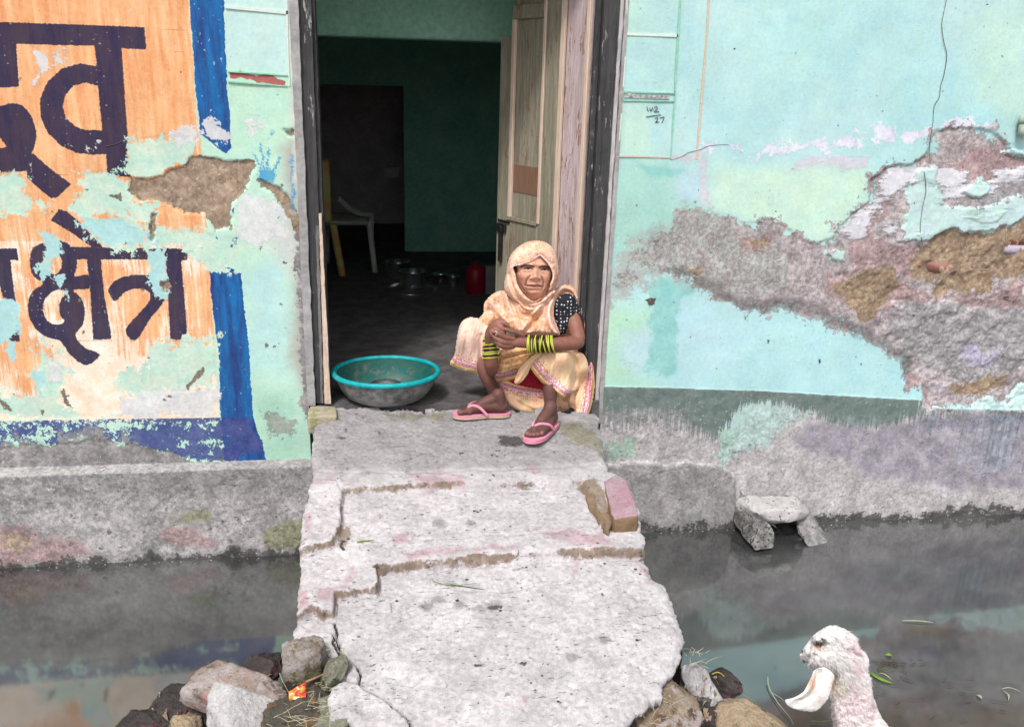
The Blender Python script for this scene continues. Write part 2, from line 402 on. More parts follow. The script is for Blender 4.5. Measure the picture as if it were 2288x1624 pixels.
s1 = L.S(cC([(512,345),(595,350),(615,560),(660,822),(550,826),(532,560)]), 0)
s2 = L.S(cC([(975,285),(1063,290),(1088,560),(1110,826),(1008,825),(990,560)]), 0)
arc = L.S(smooth_poly(cC([(638,535),(675,482),(745,450),(850,443),(905,470),(985,500),(975,590),(885,705),(802,830),(740,770),(820,670),(885,590),(875,540),(810,525),(735,545),(680,602)]), True, 3), 0)
k_out = L.S(smooth_poly(cC([(176,345),(195,285),(260,250),(335,236),(405,262),(450,325),(452,400),(440,455),(520,440),(524,522),(430,532),(475,575),(500,650),(488,735),(445,800),(500,872),(590,912),(515,977),(440,940),(395,890),(352,832),(270,808),(205,755),(168,680),(165,600),(200,530),(255,495),(200,455),(180,400)]), True, 3), 0)
k_h1 = L.S(smooth_poly(cC([(290,330),(330,315),(362,345),(362,400),(330,440),(300,430),(265,400),(255,350)]), True, 3), 0)
k_h2 = L.S(smooth_poly(cC([(350,530),(300,550),(258,600),(255,660),(280,715),(330,738),(380,720),(352,680),(348,620),(372,570),(400,548)]), True, 3), 0)
ksha = np.minimum(np.minimum(k_out, -k_h1), -k_h2)
fr = un(L.S(cC([(-400,285),(0,287),(98,285),(112,360),(62,352),(80,520),(108,700),(118,836),(50,836),(35,640),(-10,480),(-400,420)]), 0))
let = un(let, da, tail, m1, hl, s1, s2, arc, ksha, fr)
pen = np.minimum.reduce([L.D(cC([(-50,832),(1110,831)]), 0), L.D(cB([(940,183),(1215,200)]), 0), L.D(cB([(950,325),(1195,340)]), 0), L.D(cB([(380,1135),(700,1150)]), 0), L.D(cC([(0,284),(1110,290)]),0)])
a_pen = L.add(.9-pen)
a_let = L.add(let)
# flaked paint showing turquoise under the sign
fl = [(-40,385,60,0),]
peelA = un(L.S(cB([(835,905),(960,880),(1100,870),(1290,880),(1290,1010),(1230,1080),(1090,1100),(1050,1150),(960,1170),(830,1155),(820,985)])),
           L.S(cB([(500,1145),(640,1090),(830,1150),(900,1290),(1020,1330),(1020,1420),(900,1440),(760,1400),(620,1420),(520,1400),(505,1290)])),
           L.S(cB([(-80,1120),(160,1110),(200,1240),(330,1290),(300,1360),(180,1420),(-80,1400)]))-6,
           L.S(cB([(520,1420),(700,1400),(1100,1480),(1300,1500),(1480,1530),(1500,1624),(700,1624),(560,1560)]))-2,
           L.S(cC([(180,880),(240,830),(300,900),(350,880),(380,1000),(380,1290),(300,1290),(220,1220),(190,1040)]))-3,
           L.S(cC([(700,1010),(860,960),(900,880),(1050,830),(1280,800),(1290,1100),(1000,1140),(900,1250),(820,1200),(700,1130)]))-4,
           L.S(cC([(1110,260),(1260,280),(1300,400),(1240,430),(1120,360)])),
           L.S(cC([(0,1120),(200,1170),(400,1230),(650,1290),(-60,1310),(-60,1150)]))-3,
           L.S(cC([(1340,200),(1420,220),(1420,430),(1300,380),(1250,300)]))-3)
a_peel = L.add(peelA)
peelB = un(L.S(cC([(235,225),(345,200),(350,290),(300,360),(320,440),(240,470),(215,400),(245,320)])), L.S(cC([(470,120),(620,100),(860,180),(930,250),(600,270),(560,220),(500,190)]))-2,
           L.S(cC([(875,300),(975,300),(985,440),(990,520),(1000,590),(930,580),(860,480),(870,400)])), L.S(cC([(-40,600),(100,600),(105,780),(60,840),(-40,830)])), L.S(cC([(320,450),(370,440),(380,520),(420,540),(440,620),(400,580),(350,540)]))-1,
           L.S(cC([(40,850),(90,850),(90,960),(50,950)])), L.S(cC([(180,1020),(260,1030),(250,1180),(190,1120)])), L.S(cB([(255,1520),(370,1510),(390,1600),(250,1610)])))
a_peelb = L.add(peelB)
chipw = un(L.S(cB([(215,315),(245,330),(285,345),(290,440),(310,500),(280,545),(235,560),(225,490),(255,460),(245,370)]), 1), L.S(cB([(375,300),(390,360),(400,410),(385,420),(368,370)])), L.S(cB([(425,320),(440,350),(465,420),(450,425),(430,380)])), L.S(cB([(1310,770),(1360,750),(1480,830),(1490,900),(1380,920),(1300,860)]))-2,
           L.S(cB([(1080,830),(1250,800),(1290,870),(1280,930),(1120,930)]))-4, L.S(cB([(1500,1340),(1600,1240),(1720,1250),(1850,1300),(1890,1420),(1860,1560),(1700,1624),(1560,1560)]))-7,
           L.S(cB([(820,0),(835,0),(860,140),(848,150)]),0)-1, L.S(cB([(1590,790),(1650,780),(1690,840),(1640,870),(1600,840)])), L.S(cC([(940,940),(1080,920),(1090,1000),(1000,990)]))-8, L.S(cC([(250,900),(340,950),(350,1080),(280,1060)]))-6,
           L.S(cC([(700,1140),(1290,1100),(1290,1282),(700,1288)]))-3, L.S(cB([(555,925),(640,935),(600,980),(560,1000)]))-1)
a_white = L.add(chipw)
brown = un(L.S(cP([(285,395),(330,401),(361,392),(375,378),(420,371),(432,350),(500,352),(564,361),(567,382),(560,410),(536,430),(516,457),(519,509),(481,512),(457,481),(406,481),(378,457),(351,447),(310,444),(289,423)])),
           L.S(cB([(1680,1160),(1800,1215),(1890,1300),(1949,1400),(1949,1560),(1880,1420),(1780,1280),(1700,1225)])), L.S(cB([(1830,850),(1905,860),(1905,900),(1860,890)])),
           L.S(cB([(985,1390),(1010,1400),(1000,1480),(1000,1540),(960,1560),(975,1500)])), L.S(cC([(940,500),(985,475),(1000,510),(970,540),(945,535)])), L.S(cC([(870,225),(900,190),(915,215),(890,240)])))
a_brown = L.add(brown)
chips = un(L.S(cC([(1080,1080),(1220,990),(1225,1010),(1130,1080),(1100,1110)]))-1, L.S(cC([(360,1130),(380,1120),(400,1180),(440,1220),(380,1200)])), L.S(cC([(0,1170),(60,1210),(100,1250),(30,1240)])), L.S(cB([(545,1250),(580,1240),(580,1265)])), L.S(cB([(700,1270),(770,1260),(775,1310)])), L.S(cC([(235,1230),(260,1230),(240,1280)])))
spots = np.full(len(L.x), -60.); rs = np.random.RandomState(4)
for i in range(110):
    p = rs.rand(2)*[660,1000]+[0,40]
    if p[1] < 400 and rs.rand() < .7: continue
    r = rs.uniform(.5, 3.2)*(1 if p[1] < 800 else 1.3); spots = U(spots, r-np.hypot(L.wu-p[0], (L.wv-p[1])*rs.uniform(.6,1.4)))
a_chip = L.add(un(chips, spots))
gshape = cP([(-3000,1010),(0,1000),(140,985),(300,992),(380,1010),(450,1035),(600,1040),(720,1036),(720,1120),(-3000,1120)])
a_grey = L.add(un(L.S(gshape), L.S(cP([(655,560),(676,470),(700,700),(706,1000),(672,900),(668,700)]))-2))
stain = un(L.S(cC([(330,1380),(620,1330),(620,1450),(340,1480)])), L.S(cC([(1500,1180),(1640,1260),(1760,1280),(1770,1400),(1560,1380)]))-6, L.S(cC([(700,1330),(760,1300),(800,1500),(700,1480)]))-5, L.S(cC([(0,1400),(250,1420),(900,1500),(0,1560)]))-4)
a_stain = L.add(stain-3)
hand = un(L.S(cB([(1680,1080),(1780,1090),(1790,1130),(1770,1175),(1700,1180),(1680,1140)])), 2.6-L.D(cB([(1690,1090),(1665,1040),(1640,1000)])), 2.6-L.D(cB([(1710,1080),(1700,1010),(1690,940)])), 2.6-L.D(cB([(1735,1080),(1740,1020),(1740,970)])), 2.6-L.D(cB([(1770,1090),(1800,1050),(1815,1015)])), 2-L.D(cB([(1745,910),(1765,880),(1770,855)])), 2.4-L.D(cB([(1890,1000),(1905,1180),(1912,1380)])), L.S(cB([(1895,1220),(1918,1230),(1915,1380),(1903,1380)])))
a_hand = L.add(hand)
red = L.add(L.S(cB([(1478,480),(1840,508),(1845,545),(1480,520)]), 1)+1)
# red-brown spatters
# relief: fallen plaster lies deeper, lime lumps stand proud
rel = lambda a, d, w=3: np.clip(a/w+.5, 0, 1)*d
L.dy = rel(brown, .009)+rel(peelA, .0012)+rel(a_grey and L.ch[-1] if False else L.S(gshape), .004)+(fbm(L.x, L.z, .35, 2, 5)-.5)*.012
L.dy += np.clip(brown/3+.5,0,1)*(fbm(L.x, L.z, .03, 8, 4)-.5)*.010
matL = layered('flaking_sign_plaster', 'base', [
    (a_cream, c(246,234,222), c(242,214,186), 1.0, .8, 'b', .15),
    (a_orange, c(226,146,88), c(242,190,140), 14, 5, 'v', 0, .93, (11,7,.68,(3,1,.30))),
    (a_pen, c(120,90,80), c(120,90,80), .6, .5, 'b', 0, .55),
    (a_blue, c(0,106,176), c(22,48,118), 3.2, .7, 'f', .1, .98, (8,6,.7,(3,1,.4))),
    (a_band, c(42,54,128), c(84,92,144), 17, 1.2, 'f', .1, .94, (14,7,.8), a_bmask),
    (a_let, c(28,32,74), c(66,52,70), 1.5, .6, 'b', .1, .98, (9,8,.75,(2.5,1,.4))),
    (a_peel, c(180,217,203), c(208,222,205), 30, .8, 'f', .0, .99),
    (a_peelb, c(168,210,214), c(178,216,214), 12, .7, 'f', .0, .99),
    (a_white, c(230,228,230), c(196,200,202), 18, .9, 'f', .3, .9, (22,7,.8)),
    (a_stain, c(118,118,118), c(168,164,156), 24, 1.4, 'f', 0, .8, (18,7,.8)),
    (a_grey, c(120,118,118), c(172,168,168), 14, 2.5, 'f', -.3, 1, (14,7,.8)),
    (a_brown, c(148,126,108), c(180,160,140), 7, .7, 'f', -1.2, 1.0, (18,7,.8)),
    (a_chip, c(120,108,100), c(150,135,120), 2.0, .7, 'b', -.8),
    (a_hand, c(30,140,200), c(60,160,205), 5, 1.2, 'b', 0, .85),
    (red, c(166,84,84), c(180,96,92), 2, .8, 'h', 0, .95),
], fine=.34, mott=.12, patch=True)
L.build('front_wall', matL, house)

# ---- right of the door
Rr = Sheet(steps((JR,3.35,.0057),(3.35,6.5,.12)), zs, 0.0)
W = Rr
W.base[:] = np.array(c(176,215,219))
W.base += (fbm(W.x, W.z, .35, 5, 4)-.5)[:,None]*np.array([.14,.05,.03])
W.paint(cP([(1300,-50),(1500,-50),(1510,240),(1480,345),(1340,350)]), (176,214,216), 20)
W.paint(cP([(1380,-50),(1440,-50),(1420,80),(1390,100)]), (186,222,206), 22, .8)
W.paint(cF([(900,-100),(1500,-100),(1300,300),(900,500),(700,200)]), (180,222,222), 60, .6)
W.paint(cF([(2000,100),(2400,0),(2400,650),(2150,600),(2020,500)]), (190,222,212), 40, .75)
W.paint(cF([(160,560),(330,560),(330,820),(150,820)]), (190,222,210), 20, .8)
W.paint(cF([(140,840),(620,830),(600,1100),(520,1300),(300,1300),(120,1400)]), (164,208,200), 30)
W.paint(cF([(440,860),(620,850),(620,1050),(470,1050)]), (182,212,224), 25)
W.paint(cF([(700,880),(1480,880),(1480,1050),(1250,1280),(1080,1240),(800,1150),(640,1100),(640,900)]), (196,226,212), 30)
W.paint(cG([(80,420),(330,300),(600,380),(1200,480),(1640,760),(1750,910),(1280,885),(80,840)]), (178,220,226), 18)
W.paint(cG([(60,400),(330,420),(330,560),(180,650),(320,850),(60,850)]), (178,220,198), 40)
W.paint(cG([(180,560),(330,520),(330,720),(200,740)]), (186,214,226), 25, .8)
W.paint(cG([(440,400),(900,500),(700,760),(450,740)]), (184,216,228), 50, .6)
tealp = [W.S(cG([(320,300),(400,270),(520,290),(560,330),(470,400),(465,600),(460,760),(380,790),(320,760),(335,560),(310,420)])), W.S(cF([(250,860),(540,870),(540,930),(300,950)]))-6, W.S(cF([(310,1180),(400,1170),(410,1300),(310,1290)]))-2]
a_teal = W.add(un(*tealp))
scr = cF([(600,775),(760,770),(900,800),(1100,770),(1400,745),(1600,715),(1800,695),(1830,690)])
a_scr = W.add(un(10-W.D(scr), W.S(cF([(1830,640),(1950,610),(2080,640),(2190,720),(2050,700),(1850,690)]))+2, 8-W.D(cF([(1430,700),(1600,690)])))-2)
a_pinkstreak = W.add(un(W.S(cF([(590,790),(620,790),(640,1070),(600,1050)])), W.S(cF([(1080,820),(1500,790),(1480,900),(1050,900)]))-7, W.S(cF([(430,800),(600,780),(600,840),(440,860)]))-4))
cem = cP(list(cF([(60,1441),(100,1420),(140,1345),(190,1260),(300,1215),(420,1180),(480,1085),(560,1095),(700,1120),(780,1150),(930,1160),(1035,1185),(1085,1235),(1180,1290),(1280,1250),(1320,1190),(1400,1120),(1480,1060),(1485,940),(1560,890),(1700,865),(1780,815),(1800,740),(1840,670),(2000,665),(2130,685),(2200,745),(2240,800),(2300,830),(3600,700)]))
          + list(cG([(3600,1100),(2268,960),(1800,962),(1748,930),(1745,850),(1700,812),(1655,825),(1635,790),(1652,762),(1640,720),(1540,645),(1450,600),(1350,560),(1270,510),(1200,482),(1090,450),(1000,432),(900,448),(800,425),(680,375),(600,330),(520,285),(420,262),(320,275),(285,330),(190,400),(110,450),(95,560),(60,600)])))
s_cem = W.S(cem)-np.clip((1560-W.u)/4, 0, 60); a_cem = W.add(s_cem); a_soft = W.add(np.where(W.u < 1760, W.S(cem), -60)-np.clip((1440-W.u)/5, 0, 14)-np.clip((W.u-1600)/3, 0, 60))
lowedge = cG([(420,262),(520,285),(600,330),(680,375),(800,425),(900,448),(1000,432),(1090,450),(1200,482),(1270,510),(1350,560),(1450,600),(1540,645),(1640,720),(1655,765)])
a_smudge = W.add(11-W.D(lowedge-np.array([-4,10]))+(vn(W.x, W.z, .12, 5)-.5)*14)
pink = un(W.S(cF([(1700,860),(1780,815),(1850,880),(1990,900),(2000,960),(2040,930),(2130,950),(2200,890),(2300,880),(2300,800),(2200,770),(2050,760),(1900,860)])), W.S(cF([(780,1240),(960,1230),(960,1310),(830,1310)])), W.S(cF([(1490,930),(1600,895),(1540,1000),(1600,1060),(1560,1160),(1480,1190),(1500,1240),(1400,1230),(1540,1080)])), W.S(cF([(1370,1260),(1500,1240),(1560,1280),(1640,1290),(1760,1300),(1700,1441),(1400,1441)])), W.S(cG([(1400,100),(1740,110),(1700,260),(1620,320),(1420,240),(1250,250),(1240,380),(1400,440),(1500,520),(1620,420),(1800,400),(1880,360),(2090,350),(2268,270),(2268,420),(2100,440),(1900,400),(1700,330)]))-4, W.S(cG([(560,140),(600,150),(590,175)])), W.S(cG([(640,200),(770,260),(740,290),(700,280)]))-5, W.S(cG([(1640,760),(1740,790),(1800,960),(1700,1010),(1690,960),(1745,905)]))-5)
a_pink = W.add(pink)
brownR = un(W.S(cG([(1740,130),(1800,70),(1900,12),(1950,50),(2050,30),(2120,40),(2268,-30),(3400,-100),(3400,300),(2268,270),(2130,275),(2080,350),(1880,360),(1820,385),(1790,350),(1820,300),(1700,265),(1690,210)])), W.S(cG([(1260,330),(1420,235),(1600,230),(1650,310),(1560,430),(1490,500),(1420,505),(1380,430)]))-2, W.S(cG([(470,210),(580,220),(590,270),(520,265)]))-4, W.S(cG([(1880,840),(2050,800),(2200,770),(2180,850),(2040,900),(1920,890)]))-3, W.S(cG([(810,70),(920,60),(950,110),(850,125)]))-3)
a_brownr = W.add(brownR)
wht = un(W.S(cF([(1515,960),(1600,890),(1720,868),(1900,868),(1995,900),(1990,960),(1880,985),(1750,960),(1620,1010),(1560,1060),(1540,1010)])), W.S(cF([(1290,1215),(1380,1150),(1440,1095),(1530,1035),(1560,1080),(1500,1130),(1475,1180),(1465,1240),(1400,1248)])), W.S(cF([(1830,990),(2050,940),(2150,960),(2140,1040),(1960,1050),(1840,1060)]))-1, W.S(cF([(2130,930),(2200,890),(2300,890),(2300,930),(2170,950)])), W.S(cF([(1530,1150),(1660,1160),(1640,1260),(1560,1250)]))-6, W.S(cF([(1950,1130),(2230,1090),(2150,1180),(1960,1160)]))-7, W.S(cF([(1820,1240),(1760,1270),(1700,1240),(1760,1210)]))-5)
a_wht = W.add(wht)
pal = un(W.S(cF([(1720,910),(1830,870),(1840,1000),(1860,1090),(1960,1100),(2100,1090),(2200,1050),(2300,1010),(3500,900),(3500,1100),(2300,1120),(2200,1200),(2050,1210),(1970,1232),(1930,1190),(1850,1240),(1800,1262),(1690,1270),(1630,1262),(1680,1180),(1700,1000)])), W.S(cF([(1960,1010),(2050,930),(2120,960),(2110,1010),(2060,1050)])), W.S(cG([(1790,960),(1870,955),(1990,960),(2090,890),(2150,930),(2190,925),(2260,840),(3300,700),(3300,990),(2268,968)])), W.S(cF([(2180,800),(2240,780),(2300,800),(2300,830)])), W.S(cF([(1240,1300),(1340,1310),(1360,1390),(1280,1390)]))-7)
a_pal = W.add(pal)
greyr = un(W.S(cF([(2100,960),(2190,950),(2300,920),(3300,900),(3300,960),(2300,1010),(2150,1090),(2080,1080)])), W.S(cG([(1600,440),(1750,330),(1830,410),(2268,420),(3300,400),(3300,700),(2268,740),(2100,800),(1900,830),(1750,730),(1650,640),(1560,560)]))-3)
a_greyr = W.add(greyr)
lil = W.add(un(W.S(cG([(1950,640),(2000,610),(2040,640),(2080,700),(2160,630),(2150,690),(2080,740),(1980,730)])), W.S(cG([(1800,850),(1870,850),(1840,890)]))-1)-1)
low = cG([(-60,842),(80,840),(400,846),(900,862),(1280,886),(1745,912),(1800,955),(2268,962),(3500,1000),(3500,2600),(-60,2600)])
s_low = W.S(low, 0)+(vn(W.x, W.z, .02, 9)-.5)*1.5; a_low = W.add(s_low)
grn = W.S(cG([(-60,700),(80,700),(400,700),(900,700),(1280,720),(1735,760),(1740,980),(1690,1000),(1560,1040),(1400,1060),(1260,1030),(1190,985),(1000,940),(850,945),(800,1050),(720,1110),(620,1090),(480,960),(320,960),(100,960),(-60,960)]), 0)
a_grn = W.add(grn); a_gm = W.add(s_low)
drip = W.S(cG([(735,1020),(790,960),(830,925),(1000,932),(1190,978),(1060,1030),(985,1070),(930,1140),(830,1170),(760,1190),(700,1240),(680,1120)]))
dn = vn(W.x, W.z, .02, 77, .55, 9.); drip = drip-np.clip((dn-.55)*60, 0, 30)*np.clip((cG([(0,1040)])[0,1]-W.v)/40, 0, 1)
a_drip = W.add(drip)
a_drk = W.add(un(W.S(cG([(-60,780),(1745,850),(1740,1000),(1500,1040),(1200,1010),(1000,960),(820,960),(700,1140),(500,1060),(330,1010),(150,1040),(-60,1000)])), W.S(cG([(1700,960),(2268,962),(3300,980),(3300,1080),(2268,1040),(1900,1050),(1700,1060)])))-3)
pur = W.S(cG([(1160,1040),(1500,1050),(1700,1010),(1900,985),(2268,970),(3400,990),(3400,1350),(2268,1380),(2100,1350),(1900,1380),(1700,1330),(1500,1330),(1300,1220),(1200,1200),(1060,1130)]))
a_pur = W.add(np.minimum(pur, 9)-3)
tdr = vn(W.x, W.z, .03, 55, .45, 16)
a_td = W.add(np.minimum(W.S(cG([(1750,960),(2268,960),(3300,990),(3300,1300),(2268,1290),(1900,1240),(1780,1200)])), (tdr-.62)*50)-1)
mintlow = W.add(un(W.S(cG([(60,1120),(240,1110),(245,1210),(120,1220),(70,1200)]))-3, W.S(cG([(680,1060),(760,1080),(740,1200),(700,1240),(680,1160)]))-1))
wet = W.add(7-np.abs(W.z+.70)/.0045+(vn(W.x, W.z, .05, 3)-.5)*12+10*np.clip(vn(W.x, W.z, .3, 31)-.5, 0, 1))
block = W.S(cG([(-300,1228),(120,1232),(400,1240),(690,1243),(740,1275),(765,1320),(760,1400),(775,1450),(760,1700),(-300,1700)]), 1)
a_block = W.add(block)
chr_ = np.full(len(W.x), -60.); rs = np.random.RandomState(7)
for i in range(150):
    p = rs.rand(2)*[900,840]+[1390,15]; r = rs.uniform(.4, 1.9)*(1.3 if rs.rand() < .1 else .8); chr_ = U(chr_, r-np.hypot(W.wu-p[0], (W.wv-p[1])*rs.uniform(.5,1.5)))
chr_ = un(chr_, W.S(cG([(292,385),(320,376),(345,385),(330,412),(308,418)])), W.S(cG([(1196,680),(1212,682),(1210,712),(1198,705)]))-.5, W.S(cG([(922,605),(945,608),(940,622)])), W.S(cG([(2165,375),(2195,370),(2190,395),(2175,395)])))
a_chr = W.add(chr_)
rockn = fbm(W.x, W.z, .05, 21, 5, .6)-.5
rough_zone = np.clip(un(brownR, W.S(cG([(1250,250),(1700,100),(3300,0),(3300,960),(1800,960),(1650,760),(1500,560)])))/20+.3, 0, 1)
sm01 = lambda t: np.clip(t, 0, 1)**2*(3-2*np.clip(t, 0, 1))
rec = np.clip(s_cem/6+.5, 0, 1)*(.12+.88*sm01((W.u-1560)/420))
W.dy = rec*.012+rough_zone*(.006+rockn*.034)-rel(wht, .004)-rel(pal, .010)-rel(un(drip), .001)+(fbm(W.x, W.z, .5, 12, 4)-.5)*.014
W.dy += -rel(block, .018, 5)-rel(s_low, .003, 4)+np.clip(s_low/5+.5, 0, 1)*(fbm(W.x, W.z, .04, 13, 4)-.5)*.007
W.dy += rec*(fbm(W.x, W.z, .12, 14, 5)-.5)*.014
W.dy[W.x < JR+.012] *= .3
matR = layered('weathered_turquoise_plaster', 'base', [
    (a_teal, c(124,190,186), c(150,204,200), 12, 6, 'a', 0, .8),
    (a_scr, c(214,208,228), c(230,230,242), 22, 1.2, 'f', .2, .95),
    (a_pinkstreak, c(196,188,198), c(214,206,222), 10, 2, 'h', .1, .8),
    (a_cem, c(156,144,146), c(200,190,192), 30, 1.6, 'f', -.5, 1, (15,8,.78)),
    (a_soft, c(158,150,150), c(178,184,178), 34, 13, 'a', 0, .8, (15,8,.78)),
    (a_smudge, c(104,98,100), c(134,126,128), 9, 5, 'a', -.2, .75),
    (a_greyr, c(140,138,140), c(182,178,182), 16, 1.5, 'f', -.1, .9, (24,8,.8)),
    (a_pink, c(160,130,134), c(192,166,164), 18, 1.5, 'f', -.1, .85, (24,8,.8)),
    (a_brownr, c(136,114,96), c(180,158,134), 12, 1, 'f', -.3, 1, (20,8,.8)),
    (lil, c(186,180,204), c(174,168,190), 6, 2, 'b', 0, .85),
    (a_wht, c(230,228,236), c(206,206,214), 16, .8, 'h', .7, .97, (26,7,.8)),
    (a_pal, c(198,220,228), c(192,224,214), 12, .8, 'f', .8, .97),
    (a_low, c(172,167,168), c(206,200,203), .8, .8, 'b', -.3, 1, (12,8,.78)),
    (a_grn, c(92,122,114), c(138,150,146), 13, 5.0, 'v', .1, .92, (16,7,.8), a_gm),
    (a_drk, c(78,92,90), c(112,124,122), 24, 8, 'v', 0, .6, (20,8,.8), a_gm),
    (a_pur, c(126,120,146), c(164,158,170), 17, 7, 'a', 0, .75, (18,8,.8)),
    (a_td, c(118,138,148), c(130,150,160), 4, 3, 'v', 0, .8),
    (a_drip, c(176,206,198), c(192,216,216), 16, 1.2, 'v', .1, .85),
    (mintlow, c(160,196,180), c(176,200,184), 18, 1.5, 'f', 0, .8),
    (a_block, c(140,138,138), c(170,166,166), 1.5, 1.5, 'b', .2, .9),
    (a_chr, c(72,70,66), c(120,100,92), 1.2, .7, 'b', -.9),
    (wet, c(38,38,38), c(84,82,78), 9, 1.6, 'a', 0, .9),
], fine=.36, bumpd=.0024, mott=.13, patch=True)
W.build('front_wall', matR, house)
# wall above the door (out of frame) and the body of the house
m_mint = plain('turquoise_wash', c(176,215,212), c(186,222,206), 3)
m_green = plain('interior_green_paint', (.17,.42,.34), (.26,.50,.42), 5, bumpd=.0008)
m_dark = plain('shade_dark_mud_floor', (.06,.055,.057), (.13,.12,.12), 9, rough=.75, bumpd=.004)  # dark mud, with the shade of the room also put into its colour
m_greyc = plain('bare_cement', (.24,.23,.23), (.34,.33,.33), 6, bumpd=.002)
box('lintel_wall', (JL,-.0,1.95), (JR,.26,3.5), m_mint, house)
box('side_wall', (-5.5,.004,-.86), (-5.26,5.0,3.5), m_mint, house)
box('side_wall', (6.26,.004,-.86), (6.5,5.0,3.5), m_mint, house)
box('roof', (-5.6,-.35,3.501), (6.6,5.1,3.66), m_greyc, house)
# the thickness of the front wall at the opening
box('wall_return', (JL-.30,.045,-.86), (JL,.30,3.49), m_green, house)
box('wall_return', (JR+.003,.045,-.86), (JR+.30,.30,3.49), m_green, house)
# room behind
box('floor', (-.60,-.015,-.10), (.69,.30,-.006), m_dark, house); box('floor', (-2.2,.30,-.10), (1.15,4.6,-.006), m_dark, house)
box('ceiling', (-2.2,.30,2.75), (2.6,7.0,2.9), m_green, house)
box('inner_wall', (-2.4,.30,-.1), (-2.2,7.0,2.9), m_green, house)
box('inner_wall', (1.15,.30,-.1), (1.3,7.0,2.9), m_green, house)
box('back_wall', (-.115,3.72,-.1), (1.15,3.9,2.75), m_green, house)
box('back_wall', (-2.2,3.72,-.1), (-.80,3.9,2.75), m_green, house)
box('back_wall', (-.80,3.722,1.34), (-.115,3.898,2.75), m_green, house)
m_beam = plain('lit_loft_green_paint', (.32,.66,.50), (.42,.74,.60), 4)  # light on the beam face put into a lighter green
bm = bmesh.new(); box_bm(bm, (-2.2,1.2,1.60), (1.15,1.42,2.745), .01); 
bmobj('beam', bm, m_beam, house)
m_farwall = plain('lightened_far_wall', (.42,.38,.40), (.55,.50,.52), 6)  # wall colour lightened to lift the unlit far room
box('far_room_wall', (-2.2,5.3,-.1), (1.3,5.45,2.75), m_farwall, house)
box('far_room_floor', (-2.2,4.6,-.10), (1.3,6.9,-.014), m_dark, house)
box('shelf_plate', (-.28,3.66,.62), (-.16,3.70,.70), plain('grey_box', (.2,.2,.2),(.25,.25,.25)), house)

# plaster beads and scored lines on the door surround
def strip(name, cr, pts, w, mat, y=-.004, parent=house, t=.004):
    P = smooth_poly(cr(pts), False, 3) if len(pts) > 2 else cr(pts); P = np.array(P)
    Wp = np.array([on_y(p[0], p[1], y) for p in P]); T = np.gradient(Wp, axis=0); T /= np.linalg.norm(T, axis=1)[:,None]
    N = np.stack([-T[:,2], np.zeros(len(T)), T[:,0]], -1); V = []; F = []
    for i, p in enumerate(Wp):
        k = w*(.8+.4*mnoise.noise(Vector(p)*9)); a = p+N[i]*k/2; b = p-N[i]*k/2
        V += [a+[0,t*1.5,0], a, b, b+[0,t*1.5,0]]
    for i in range(len(Wp)-1):
        o = i*4
        for k in range(4): F.append((o+k, o+(k+1) % 4, o+4+(k+1) % 4, o+4+k))
    F += [(0,1,2,3), tuple(len(V)-4+k for k in (3,2,1,0))]
    return mk(name, V, F, mat, parent, False)
m_bead_w = plain('white_bead', c(222,228,222), c(206,222,212), 30); m_bead_g = plain('green_bead', c(128,192,164), c(160,210,190), 40)
m_bead_p = plain('pink_bead', c(222,180,160), c(200,190,170), 30, spots=(60,.6,c(180,210,200)))
m_line = plain('pencil', c(50,50,60), c(70,70,80), 60); m_crack = plain('crack_dark', c(84,76,72), c(110,104,98), 60)  # cracks are laid on as thin dark ribbons
strip('plaster_bead', cF, [(205,180),(475,188)], .012, m_bead_w)
strip('plaster_bead', cF, [(489,-30),(475,190),(458,480)], .011, m_bead_g)
strip('plaster_bead', cF, [(462,485),(450,620),(437,835)], .009, m_bead_g)
strip('plaster_bead', cF, [(186,483),(460,490)], .008, m_bead_g); strip('plaster_bead', cF, [(184,527),(456,531)], .008, m_bead_g)
strip('plaster_bead', cF, [(207,-30),(205,180),(186,483),(184,527),(160,820)], .006, m_bead_w)
strip('plaster_bead', cF, [(152,820),(300,822),(435,827)], .008, m_bead_p)
strip('plaster_bead', cF, [(638,-30),(628,150),(600,500),(572,838)], .010, m_bead_p, -.003)
strip('scraped_patch', cF, [(195,500),(300,508),(430,511)], .022, plain('bare_grey', c(120,112,116), c(205,200,205), 70, spots=(90,.55,c(190,190,195))), -.0035, t=.002)
strip('plaster_bead', cB, [(1462,47),(1870,84)], .014, m_bead_w, -.004)
strip('plaster_bead', cB, [(1480,465),(1870,492)], .006, m_bead_g, -.004); strip('plaster_bead', cB, [(1480,532),(1868,562)], .006, m_bead_g, -.004)
strip('plaster_bead', cB, [(1862,-20),(1868,250),(1880,560)], .007, m_bead_w, -.004)
for cr, pts in ((cF, [(1886,-20),(1870,60),(1858,130),(1868,220),(1884,290),(1870,390),(1852,450),(1845,510),(1818,560),(1812,640)]), (cF, [(1812,640),(1800,720),(1792,800),(1799,862)])):
    strip('crack', cr, pts, .0028, m_crack, -.0035, t=.001)
strip('crack', cF, [(1765,900),(1775,1000),(1755,1100),(1745,1220),(1768,1320)], .003, m_crack, -.0035+.0, t=.001)
strip('crack', cF, [(440,838),(500,818),(530,800),(590,786),(640,765),(740,758)], .0011, m_crack, -.0035, t=.001)
strip('crack', cB, [(690,950),(760,935),(800,910),(835,905)], .002, m_crack, -.0035, t=.001)
# pencilled figures beside the door
for pts in ([(312,560),(314,574),(320,583)], [(327,566),(331,583),(343,564)], [(350,566),(362,560),(366,572),(350,586),(376,586)], [(308,614),(345,608),(386,603)], [(355,622),(368,618),(368,630),(356,642),(376,640)], [(380,620),(402,615),(390,645)], [(345,577),(348,578)]):
    strip('pencil_mark', cF, pts, .0028, m_line, -.0025, t=.001)

